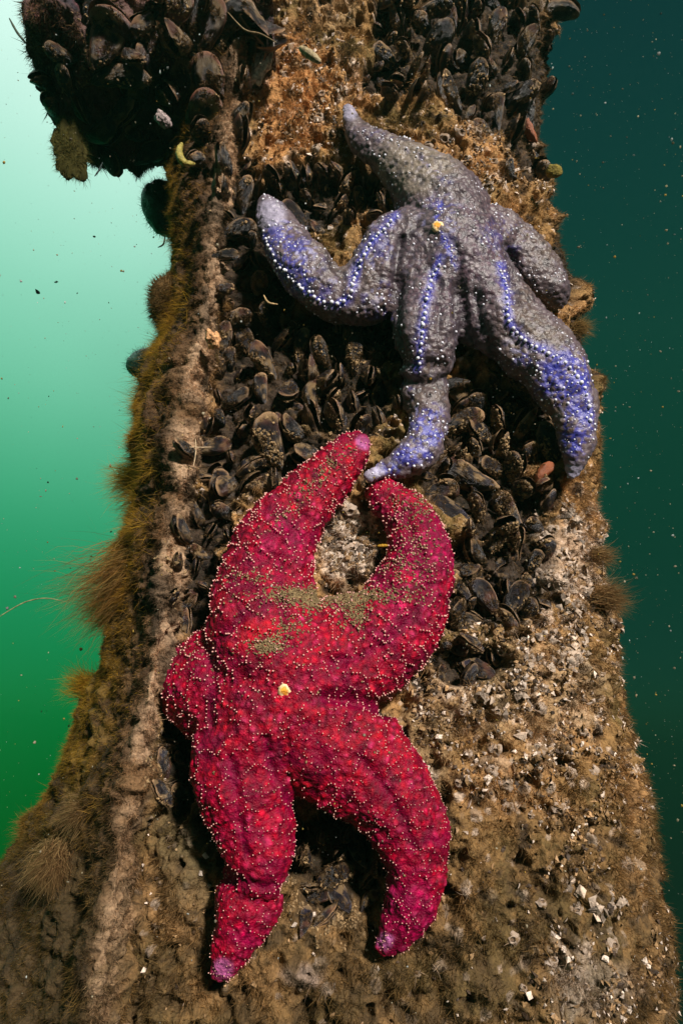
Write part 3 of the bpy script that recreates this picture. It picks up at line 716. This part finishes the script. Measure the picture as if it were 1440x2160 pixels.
# right and front: short felt
idx = pick(vis*(1-PFL)*(1-.72*PBED)*(.15+clump), 230000)
n_ = len(idx); Ls = RNG.uniform(.0025, .0075, n_)*(.5+clump[idx]); 
dr = PN[idx]*.7+RNG.normal(size=(n_, 3))*.65+np.array([0, 0, -.15])
cc = mixc(PC[idx], (.12, .075, .038), PBED[idx]*.9)*(.4+1.5*RNG.random((n_, 1))**1.5)+np.array([.03, .018, .006])
blades('turf_algae', idx, Ls, RNG.uniform(.0002, .0006, n_), dr, cc, M_HAIR, 'short brown algal felt covering the right face of the piling')
# ridge and left face: soft longer fur
idx = pick(vis*PFL*(.2+clump), 300000)
n_ = len(idx); tuft = sst(fbm(PV[idx], .028, 3, 405), -.1, .5)
out = sst(3.0-PT[idx], 0, 2.2)
Ls = RNG.uniform(.0018, .0050, n_)*(.6+.5*clump[idx])+out*tuft*RNG.uniform(.0, .007, n_)
dr = PN[idx]*.7+RNG.normal(size=(n_, 3))*.85+np.array([0, 0, -.25])+out[:, None]*np.array([-.5, 0, 0])
cc = np.clip(PC[idx], .01, 1)*(.35+2.3*RNG.random((n_, 1))**1.6)
cc = mixc(cc, (.42, .24, .02), out*.95*RNG.random(n_)*(1-.75*sst(PPY[idx], 1450, 1900)))  # gold held back low down, carrying on the painted falloff
blades('fur_algae', idx, Ls, RNG.uniform(.0002, .00045, n_), dr, cc, M_HAIR, 'soft brown and olive algal fur on the ridge and left face of the piling')
# silhouettes
VW = CAM-PV; VW /= np.linalg.norm(VW, axis=1, keepdims=True); NV = (PN*VW).sum(1); del VW
rimw = np.exp(-(NV/.22)**2)*((PT < 3.4) | (PT > 10.8))
idx = pick(vis*rimw*(.06+clump**2), 130000)
n_ = len(idx); tuft = sst(fbm(PV[idx], .022, 3, 415), 0, .5); lf = (PT[idx] < 3)*1.0
Ls = (RNG.uniform(.0025, .006, n_)+tuft*RNG.uniform(.0, .013, n_))*(.45+.55*lf)*(1+1.0*lf*sst(PPY[idx], 500, 700)*(1-sst(PPY[idx], 1200, 1400)))
dr = PN[idx]*.9+RNG.normal(size=(n_, 3))*.55+np.array([0, 0, -.2])
cc = mixc(np.tile([.20, .12, .05], (n_, 1)), (.60, .32, .02), lf*.85*RNG.random(n_)**.5*(1-.7*sst(PPY[idx], 1450, 1900)))*RNG.uniform(.5, 1.4, (n_, 1))
blades('fringe_algae', idx, Ls, RNG.uniform(.0002, .00045, n_), dr, cc, M_HAIR, 'ragged fringe of algal hair along both outlines of the piling')
# beam
wt = np.ones(len(BPV))*(fbm(BPV, .02, 3, 421) > -.1)
idx = pick(wt, 60000); n_ = len(idx)
dr = BPN[idx]+RNG.normal(size=(n_, 3))*.6+np.array([0, 0, -.4])
cc = mixc(np.tile([.05, .032, .028], (n_, 1)), (.26, .14, .06), (RNG.random(n_)**2.2))
blades('beam_algae', idx, RNG.uniform(.002, .010, n_), RNG.uniform(.0003, .0008, n_), dr, cc, M_HAIR, 'thin dark algal hair covering the beam stub', src=BPV)

# ------------------------------------------------------------------ broken shell and barnacle plates
def chips(name, idx, size, cols, mat, label, off=.0012):
    n = len(idx); base = np.array([[-.5, -.3, 0], [.45, -.42, .06], [.55, .3, -.05], [-.35, .45, .05], [0, 0, .28]])
    F_ = np.array([[0, 1, 4], [1, 2, 4], [2, 3, 4], [3, 0, 4], [0, 3, 2], [0, 2, 1]])
    B = base[None]*(1+.35*RNG.normal(size=(n, 5, 3)))
    z = PN[idx]+RNG.normal(size=(n, 3))*.7; z /= np.linalg.norm(z, axis=1, keepdims=True)
    x = np.cross(z, RNG.normal(size=(n, 3))); x /= np.linalg.norm(x, axis=1, keepdims=True); y = np.cross(z, x)
    V = (B[..., 0:1]*x[:, None]+B[..., 1:2]*y[:, None]+B[..., 2:3]*z[:, None])*size[:, None, None]+(PV[idx]+PN[idx]*off)[:, None]
    T = (F_[None]+(np.arange(n)*5)[:, None, None]).reshape(-1, 3)
    o = link(name, mesh_np(name, V.reshape(-1, 3), T, np.repeat(cols, 5, 0), smooth=False), mat)
    tag(o, label, 'shell fragments', kind='stuff')
zone = blob(PPX, PPY, 1080, 1480, 330, 420)+.5*blob(PPX, PPY, 1000, 360, 260, 120)+.45*blob(PPX, PPY, 630, 260, 110, 220)+.6*blob(PPX, PPY, 1200, 2050, 250, 150)+.8*blob(PPX, PPY, 735, 1150, 80, 100)+.12
idx = pick(vis*(1-PFL)*(1-PBED)*zone*sst(fbm(PV, .02, 3, 431), -.3, .3), 13000); n_ = len(idx)
k = RNG.random(n_)
cc = np.where((k < .20)[:, None], [.72, .58, .48], np.where((k < .35)[:, None], [.42, .25, .12], np.where((k < .8)[:, None], [.24, .14, .06], [.06, .035, .02])))*RNG.uniform(.6, 1.2, (n_, 1))
idx = idx[(PPY[idx] < 1650) | (RNG.random(n_) < .35) | (PPX[idx] > 1150)]; cc = cc[:len(idx)]; n_ = len(idx)
chips('shell_fragments', idx, RNG.uniform(.0012, .0060, n_)*(.6+.4*(RNG.random(n_) > .6)), cc, M_CHIP, 'pale and brown shell grit stuck in the crust of the right face')

zone = blob(PPX, PPY, 1190, 1180, 90, 130)+.8*blob(PPX, PPY, 1060, 1500, 90, 70)+blob(PPX, PPY, 725, 1150, 70, 90)+.35*blob(PPX, PPY, 1240, 2080, 90, 70)+.6*blob(PPX, PPY, 1180, 1370, 90, 60)+.5*blob(PPX, PPY, 550, 140, 30, 80)+.5*blob(PPX, PPY, 1230, 1900, 80, 60)
idx = pick(vis*(1-PFL)*zone*sst(fbm(PV, .015, 3, 441), -.1, .35), 800); n_ = len(idx)
chips('shell_plates', idx, RNG.uniform(.003, .009, n_), np.array([.50, .38, .29])*RNG.uniform(.3, 1.2, (n_, 1)), M_CHIP, 'larger cream white barnacle plates clustered in pale patches', off=.0005)
# ------------------------------------------------------------------ barnacles
def barnacle_mesh(seed):
    r = random.Random(seed); V, F_, c = [], [], []; n = 24
    prof = [(1.0, 0, 0), (.86, .25, 0), (.66, .55, 0), (.50, .78, 0), (.40, .80, 0), (.34, .55, 1), (.18, .42, 2), (.02, .46, 2)]
    for rr, z, k in prof:
        for i in range(n):
            a = 2*math.pi*i/n; rib = 1+.10*math.sin(i*math.pi/2+seed)*(1-z)+r.uniform(-.05, .05)
            V.append((rr*rib*math.cos(a), rr*rib*math.sin(a)*.85, z*.8+r.uniform(-.03, .03)))
            c.append(((.55, .42, .33), (.05, .03, .02), (.32, .22, .15))[k])
    for k in range(len(prof)-1):
        for i in range(n): a, b = k*n+i, k*n+(i+1) % n; F_.append((a, b, b+n, a+n))
    V = np.array(V); c = np.array(c); nn = fbm(V, .5, 3, seed); V = V+.30*np.stack([fbm(V, .5, 3, seed+5), fbm(V, .5, 3, seed+6), fbm(V, .5, 3, seed+7)], 1)
    c = mixc(c, (.24, .14, .06), sst(nn, -.15, .25)*.85)
    return mesh_np('barnacle', V, F_, c)
BM = [barnacle_mesh(i*7+1) for i in range(5)]
for m in BM: m.materials.append(M_CHIP)
bs = []
for cx, cy, rx, ry, cnt, gapp, ph in [(1100,1500,190,230,40,40,'right face beside the red star'),(1190,1180,60,80,10,34,'pale patch near the right edge'),(735,1150,60,80,9,30,'hole framed by the red star\'s upper arms'),(1000,330,140,60,12,36,'crust above the purple star\'s right side'),(620,250,70,150,10,44,'orange brown strip right of the beam'),(1180,2000,170,120,10,60,'lower right corner')]:
    got = []
    for _ in range(900):
        if len(got) >= cnt: break
        a = rm.uniform(0, 6.283); q = math.sqrt(rm.random()); x, y = cx+rx*q*math.cos(a), cy+ry*q*math.sin(a)
        if any(math.hypot(x-g[0], y-g[1]) < gapp for g in got): continue
        p, n = cast(x, y)
        if p is None or covered(x, y, p): continue
        got.append((x, y, p, n))
    got.sort(key=lambda g: g[1]); rows = []
    for g in got:
        if rows and g[1]-rows[-1][0][1] < gapp*1.3: rows[-1].append(g)
        else: rows.append([g])
    for ri, row in enumerate(rows):
        row.sort(key=lambda g: g[0])
        for ci, (x, y, p, n) in enumerate(row):
            o = bpy.data.objects.new('barnacle', rm.choice(BM)); COL.objects.link(o)
            sc_ = rm.uniform(6, 18)/FPX*((np.array(p)-CAM)@Fw)
            nn = (n+Vector((rm.gauss(0, .3), 0, rm.gauss(0, .3)))+Vector((0, -.6, 0))).normalized()
            o.rotation_mode = 'QUATERNION'; o.rotation_quaternion = nn.to_track_quat('Z', 'Y'); o.scale = (sc_, sc_, sc_*rm.uniform(.6, 1.1)); o.location = p-nn*sc_*.1
            rw = 'top' if ri == 0 else ('bottom' if ri == len(rows)-1 else ORD[ri])
            ps_ = 'leftmost' if ci == 0 else ('rightmost' if ci == len(row)-1 else ORD[ci]+' from left')
            tag(o, f"barnacle, {ps_} in the {rw} row, {ph}", 'barnacle', 'barnacles on the '+ph)

# ------------------------------------------------------------------ silt lying on the red star
fl, fn = [], []
rs_ = random.Random(9)
for cx, cy, sx, sy, ang, cnt in [(700,1256,62,10,0,1500),(745,1285,18,20,0,260),(655,1270,14,12,0,160),(565,1362,20,10,0,150),(610,1325,30,14,-30,90),(880,1120,24,44,0,80),(865,1060,26,14,30,50),(690,985,40,10,-40,80),(600,1085,50,10,-45,35),(640,1040,34,9,-45,30),(520,1215,30,10,0,50),(830,1190,20,20,0,60),(400,1380,30,40,0,50),(880,1210,25,40,0,90),(520,1300,90,60,0,60),(650,1600,150,150,0,30),(900,1050,20,14,30,60)]:
    for _ in range(int(cnt*1.7)):
        u, v = rs_.gauss(0, sx), rs_.gauss(0, sy); a = math.radians(ang)
        p, n = surf_hit(SB_R, cx+u*math.cos(a)-v*math.sin(a), cy+u*math.sin(a)+v*math.cos(a))
        if p: fl.append(tuple(p+n*.0004)); fn.append(tuple(n))
fl = np.array(fl); fn = np.array(fn); n = len(fl)
Vb = IV[None]*(1+.5*RNG.normal(size=(n, len(IV), 1)))*RNG.uniform(.0003, .0009, (n, 1, 1))
Vb = Vb-.6*(Vb*fn[:, None]).sum(2, keepdims=True)*fn[:, None]+fl[:, None]
T = (IT[None]+(np.arange(n)*len(IV))[:, None, None]).reshape(-1, 3)
cc = np.repeat(np.array([.25, .175, .085])*RNG.uniform(.7, 1.3, (n, 1)), len(IV), 0)
tag(link('silt', mesh_np('silt', Vb.reshape(-1, 3), T, cc), M_SILT), 'olive brown silt lying in patches on the red star', 'silt', kind='stuff')

bpy.context.view_layer.update(); DG = bpy.context.evaluated_depsgraph_get(); sp_, sn_ = [], []
allE = [e for k, es in allb.items() for e in es]; ar = np.array([e[2]*e[3] for e in allE], float); ar /= ar.sum()
ch = RNG.choice(len(allE), 110000, p=ar); aa = RNG.uniform(0, 6.283, 110000); qq = np.sqrt(RNG.random(110000))*1.1
gx = np.array([allE[i][0] for i in ch])+qq*np.cos(aa)*np.array([allE[i][2] for i in ch]); gy = np.array([allE[i][1] for i in ch])+qq*np.sin(aa)*np.array([allE[i][3] for i in ch])
base_ = on_plane(gx, gy, .0); msk = fbm(base_, .022, 3, 501)+.25*RNG.random(len(base_))
for i in np.where(msk > .10)[0]:
    p = Vector(base_[i]); inbeam = gx[i] < 440 and gy[i] < 330
    y = RNG.uniform(-.125, -.02) if inbeam else RNG.uniform(-.045, .012)
    o_ = Vector((p.x, y, p.z+.012))
    hit, loc, nrm, _, ob, _m = sc.ray_cast(DG, o_, Vector((0, 0, -1)), distance=.035)
    if hit and nrm.z > .15 and ob.name.split('.')[0] in ('valve', 'piling', 'crossbeam'): sp_.append(tuple(loc)); sn_.append(tuple(nrm))
sp_ = np.array(sp_); sn_ = np.array(sn_); n = len(sp_); print('silt grains', n)
Vb = IV[None]*(1+.5*RNG.normal(size=(n, len(IV), 1)))*RNG.uniform(.0004, .0017, (n, 1, 1)); Vb = Vb-.5*(Vb*sn_[:, None]).sum(2, keepdims=True)*sn_[:, None]+sp_[:, None]
cc = np.repeat(np.array([.32, .21, .105])*RNG.uniform(.5, 1.4, (n, 1)), len(IV), 0)
fp, fnn, fc_ = [], [], []
ch = RNG.choice(len(allE), 60000, p=ar); aa = RNG.uniform(0, 6.283, 60000); qq = np.sqrt(RNG.random(60000))*1.05
gx = np.array([allE[i][0] for i in ch])+qq*np.cos(aa)*np.array([allE[i][2] for i in ch]); gy = np.array([allE[i][1] for i in ch])+qq*np.sin(aa)*np.array([allE[i][3] for i in ch])
dd_ = raydir(gx, gy)
for i in range(len(gx)):
    hit, loc, nrm, _, ob, _m = sc.ray_cast(DG, Vector(CAM), Vector(dd_[i]))
    if hit and ob.name.startswith('valve'): fp.append(tuple(loc)); fnn.append(tuple(nrm if nrm.dot(Vector(dd_[i])) < 0 else -nrm))
fp = np.array(fp); fnn = np.array(fnn); ok = (fbm(fp, .012, 3, 511)+.6*vnoise(fp, .004, 513) > .12); fp = fp[ok]; fnn = fnn[ok]; n_f = len(fp)
hcol = mixc(np.tile([.24, .15, .07], (n_f, 1)), (.10, .06, .03), RNG.random(n_f))*(.5+1.1*RNG.random((n_f, 1)))
FOUL = (fp, fnn, hcol)
tag(link('silt', mesh_np('silt', Vb.reshape(-1, 3), (IT[None]+(np.arange(n)*len(IV))[:, None, None]).reshape(-1, 3), cc), M_SILT), 'tan silt settled on the mussels and ledges of the piling', 'silt', kind='stuff')

fp, fnn, hcol = FOUL; k4 = np.repeat(np.arange(len(fp)), 3)
blades('mussel_fuzz', k4, RNG.uniform(.001, .0042, len(k4)), RNG.uniform(.0003, .0008, len(k4)), fnn[k4]*.6+RNG.normal(size=(len(k4), 3))*.8, hcol[k4]*RNG.uniform(.6, 1.3, (len(k4), 1)), M_HAIR, 'patchy brown fuzz growing on the mussel shells', src=fp+0.0)
# ------------------------------------------------------------------ single pieces
def tuft(name, root, direction, length, spread, n, cols, label, wid=.0003, branch=0):
    """a bundle of fine strands leaving one root"""
    root = np.array(root); d0 = np.array(direction, float); d0 /= np.linalg.norm(d0); Vs, Ts, Cs, k = [], [], [], 0
    for i in range(n):
        d = d0+RNG.normal(size=3)*spread; d /= np.linalg.norm(d); Lh = length*RNG.uniform(.45, 1.05); p = root+RNG.normal(size=3)*length*.13
        sd = np.cross(d, RNG.normal(size=3)); sd /= np.linalg.norm(sd); c = np.array(cols[i % len(cols)])*RNG.uniform(.6, 1.4); m = 7; cv = RNG.normal(size=3)*.25
        for j in range(m):
            w_ = wid*(1-j/(m-.5)); Vs += [p-sd*w_, p+sd*w_]; Cs += [c, c]
            if j: Ts += [(k-2, k-1, k+1), (k-2, k+1, k)]
            k += 2; d = d+cv/m+RNG.normal(size=3)*.22+np.array([0, 0, -.04]); p = p+d/np.linalg.norm(d)*Lh/m
    o = link(name, mesh_np(name, np.array(Vs)-root, Ts, np.array(Cs)), M_HAIR, loc=root); tag(o, label, 'tuft')
    return o
def pix(px, py, y0): return on_plane(px, py, y0)
br = [(.22, .12, .05), (.30, .19, .08), (.36, .23, .10)]; ol = [(.50, .29, .02), (.55, .28, .03), (.36, .22, .03)]
tuft('hydroid_tuft', pix(300, 1200, .05), Vector(pix(150, 1285, .02)-pix(300, 1200, .05)), .105, .07, 1500, [(.40, .20, .05), (.30, .19, .06), (.22, .12, .04)], 'brown feathery tuft reaching far left of the piling, trailing one thin strand')
tuft('hydroid_tuft', pix(255, 1290, .08), (-1, 0, .2), .05, .4, 500, ol, 'small dark olive tuft just under the long pointed tuft', .0006)
tuft('hydroid_tuft', pix(335, 860, .10), (-1, -.1, .25), .05, .28, 900, ol, 'short orange olive tuft with a pale tip on the left outline')
tuft('hydroid_tuft', pix(300, 1010, .10), (-1, 0, -.1), .055, .30, 1000, ol, 'wispy olive tuft at mid height on the left outline')
tuft('hydroid_tuft', pix(195, 1450, .10), (-1, -.1, .35), .04, .35, 700, ol, 'olive tuft low on the left outline above the dark notch')
tuft('hydroid_tuft', pix(120, 1800, .02), (-.25, -.3, -.9), .040, .45, 1800, br, 'brown feathery fan hanging on the lower left face')
tuft('hydroid_tuft', pix(190, 1700, .02), (-.8, -.3, -.5), .035, .5, 1200, br, 'small brown feathery fan above the hanging one, lower left')
tuft('hydroid_tuft', pix(1262, 1262, .03), (1, 0, .12), .040, .22, 700, br, 'brown pointed tuft sticking out of the right outline')
tuft('hydroid_tuft', pix(1255, 1172, .03), (1, 0, .05), .028, .3, 400, br, 'smaller brown tuft above the pointed one on the right outline')
tuft('hydroid_tuft', pix(1215, 690, .03), (1, -.2, -.2), .025, .5, 500, [(.30, .19, .07)], 'golden brown tuft on the right outline beside the purple star')
tuft('hydroid_tuft', pix(90, 50, .0), (-1, 0, .5), .03, .5, 260, [(.05, .05, .03)], 'dark tuft at the outer end of the beam stub')
def curve_tube(name, pts, rad, color, label, cat, mat=None, y0=-.02):
    P = spline([tuple(on_plane(a, b, y0 if len(q) < 1 else q[0])) for a, b, *q in pts], 14*len(pts)); n = len(P); m = 8
    T = np.gradient(P, axis=0); T /= np.linalg.norm(T, axis=1, keepdims=True); V = []
    up = np.array([.1, -1, .2])
    for i in range(n):
        a = np.cross(T[i], up); a /= np.linalg.norm(a); b = np.cross(T[i], a); r = rad*math.sin(math.pi*(i+.6)/(n+.2))**.5*(1+.06*math.sin(i*.7))
        for j in range(m): V.append(P[i]+r*(math.cos(2*math.pi*j/m)*a+math.sin(2*math.pi*j/m)*b))
    F_ = [(i*m+j, i*m+(j+1) % m, (i+1)*m+(j+1) % m, (i+1)*m+j) for i in range(n-1) for j in range(m)]
    o = link(name, mesh_np(name, V, F_, np.tile(color, (len(V), 1))), mat or M_CHIP); tag(o, label, cat); return o
curve_tube('algae_strand', [(140,1270,.02),(100,1262,.02),(60,1268,.02),(25,1285,.02),(-30,1320,.02)], .0006, (.22, .22, .10), 'single thin strand trailing left across the green water', 'strand')
curve_tube('seaweed', [(384,302,-.135),(378,322,-.14),(388,342,-.14),(412,346,-.135)], .0034, (.30, .24, .05), 'yellow crescent shaped blade hanging under the beam stub', 'seaweed')
curve_tube('algae_strand', [(480,25,-.11),(515,62,-.11),(550,72,-.11),(583,90,-.11)], .0010, (.20, .13, .06), 'curved brown strand crossing from the beam to the piling', 'strand')
curve_tube('worm', [(556,622,-.02),(566,638,-.02),(586,642,-.02)], .0011, (.45, .30, .14), 'tiny curled tan worm in the dark channel', 'worm')
curve_tube('straw', [(400,943,-.06),(425,944,-.055),(446,943,-.05)], .0007, (.5, .36, .22), 'thin tan straw lying across the ridge edge', 'straw')
curve_tube('straw', [(413,925,-.06),(413,955,-.06),(408,985,-.06)], .0006, (.5, .36, .22), 'upright tan straw crossing the level one at the ridge', 'straw')
curve_tube('algae_strand', [(200,372,-.02),(210,358,-.02),(217,342,-.02)], .0010, (.01, .02, .02), 'short dark strand hanging under the beam stub', 'strand')
curve_tube('algae_strand', [(333,522,.05),(345,515,.05),(348,498,.05)], .0010, (.02, .06, .05), 'short dark hook of weed floating left of the piling', 'strand')
curve_tube('algae_strand', [(20,38,.0),(38,70,.0),(62,98,.0)], .0016, (.04, .05, .03), 'dark weed stalk poking up left of the beam stub', 'strand')
curve_tube('seaweed', [(795,1152,-.03),(806,1151,-.03),(820,1151,-.03)], .0016, (.38, .20, .01), 'short golden blade inside the ring of the red star\'s upper arms', 'seaweed')
curve_tube('larva', [(632,100,-.16),(652,114,-.16),(676,132,-.16)], .0040, (.34, .26, .14), 'pale yellow drifting blob near the top middle', 'drifting blob')
def lump(name, px, py, y0, rx, ry, color, label, cat, mat, rough=.18, seed=1, thick=.8, rot=0, parts=None, hair=0):
    c = on_plane(px, py, y0); dz = (c-CAM)@Fw; Vv, T = unit_sphere(48, 30)
    f = fbm(Vv, .6, 4, seed); Vv = Vv*(1+rough*f)[:, None]
    a = math.radians(rot); X = math.cos(a)*Rv+math.sin(a)*Uv; Y = -math.sin(a)*Rv+math.cos(a)*Uv
    W_ = Vv[:, :1]*X*rx/FPX*dz+Vv[:, 1:2]*Y*ry/FPX*dz+Vv[:, 2:3]*Fw*min(rx, ry)*thick/FPX*dz
    cc = mixc(np.tile(color, (len(Vv), 1)), np.array(color)*.35, sst(fbm(Vv, .3, 4, seed+4), 0, .4)*.8)
    o = link(name, mesh_np(name, W_, T, cc), mat, loc=c); tag(o, label, cat)
    if hair:
        n = hair; idx = RNG.integers(0, len(W_), n); nn = Vv[idx]@np.array([X, Y, Fw])
        h_ = blades('hair', idx, RNG.uniform(.002, .009, n), RNG.uniform(.0003, .0005, n), nn+RNG.normal(size=(n, 3))*.4, np.array(color)*RNG.uniform(.6, 1.8, (n, 1)), M_HAIR, None, src=W_, parent=o)
    return o
lump('sponge', 372, 640, .045, 56, 58, (.15, .085, .03), 'round brown furry ball bulging from the left outline', 'sponge', M_CRUST, hair=9000)
lump('mussel', 308, 768, .16, 40, 32, (.03, .07, .05), 'dark green rounded mussel behind the left outline below the furry ball', 'mussel', M_SHELL, .2, 5, hair=700)
lump('mussel', 345, 440, .13, 42, 62, (.015, .055, .035), 'dark green mussel hanging behind the left outline under the beam', 'mussel', M_SHELL, .25, 9, rot=20, hair=1200)
lump('kelp', 146, 318, .0, 38, 64, (.14, .12, .035), 'olive leafy blade hanging from the lower left of the beam stub', 'seaweed', M_HAIR, .8, 12, thick=.25, rot=15, hair=2500)
lump('sponge', 1168, 361, -.01, 18, 14, (.20, .15, .03), 'small yellow sponge on the right outline beside the dark mussels', 'sponge', M_CRUST, .35, 15)
lump('limpet', 345, 253, -.115, 14, 18, (.34, .26, .25), 'small pale pink limpet on the beam among the big mussels', 'limpet', M_CHIP, .8, 17, rot=30)
lump('limpet', 450, 715, -.055, 13, 18, (.70, .36, .16), 'bright orange white shell on the ridge edge, upper left', 'limpet', M_CHIP, .9, 19)
lump('oyster_shell', 640, 2062, -.004, 34, 15, (.70, .55, .47), 'white shell scar below the gap between the red star\'s lower arms', 'shell', M_CHIP, .7, 27, rot=-15, thick=.5)
lump('oyster_shell', 553, 130, -.015, 16, 48, (.68, .60, .55), 'long white shell at the top, just right of the beam stub', 'shell', M_CHIP, .7, 29, rot=-20, thick=.5)

# ------------------------------------------------------------------ drifting particles
n = 6500; px = -200+1840*RNG.random(n)**.7; py = RNG.uniform(-200, 2360, n); dep = RNG.uniform(.22, 1.0, n)**1.0
dep = np.where(RNG.random(n) < .4, RNG.uniform(.8, 2.2, n), dep)
d = raydir(px, py); P = CAM+d*dep[:, None]; rad = (.40+1.6*RNG.random(n)**6)/FPX*dep*1.0
rad = np.where(RNG.random(n) < .006, rad*2.5, rad)
Vb = IV[None]*rad[:, None, None]*(1+.3*RNG.normal(size=(n, len(IV), 1)))*np.array([1, 1, 1])*RNG.uniform(.5, 1.8, (n, 1, 3))+P[:, None]
k = RNG.random(n)[:, None]
cc = np.where(k < .6, [.60, .52, .38], np.where(k < .8, [.65, .46, .12], [.7, .72, .7]))*RNG.uniform(.4, 1.2, (n, 1))
tag(link('suspended_particles', mesh_np('suspended_particles', Vb.reshape(-1, 3), (IT[None]+(np.arange(n)*len(IV))[:, None, None]).reshape(-1, 3), np.repeat(cc, len(IV), 0)), M_SPECK),
    'fine pale specks drifting in the water all around the piling', 'particles', kind='stuff')

# ------------------------------------------------------------------ the water's own haze
hm = bpy.data.materials.new('haze'); hm.use_nodes = True; hn = hm.node_tree; hn.nodes.clear()
pv = hn.nodes.new('ShaderNodeVolumePrincipled'); ho = hn.nodes.new('ShaderNodeOutputMaterial'); hn.links.new(pv.outputs[0], ho.inputs['Volume'])
pv.inputs['Color'].default_value = (.22, .75, .50, 1); pv.inputs['Density'].default_value = HAZE; pv.inputs['Anisotropy'].default_value = .3
x0, x1, y0, y1, z0, z1 = -3, 3, -1.6, 3.2, -2.0, 2.6
hv = [(x, y, z) for x in (x0, x1) for y in (y0, y1) for z in (z0, z1)]
tag(link('haze', mesh_np('haze', hv, [(0, 1, 3, 2), (4, 6, 7, 5), (0, 4, 5, 1), (2, 3, 7, 6), (0, 2, 6, 4), (1, 5, 7, 3)], smooth=False), hm), 'faint green murk filling the water around the piling', 'haze', kind='stuff')
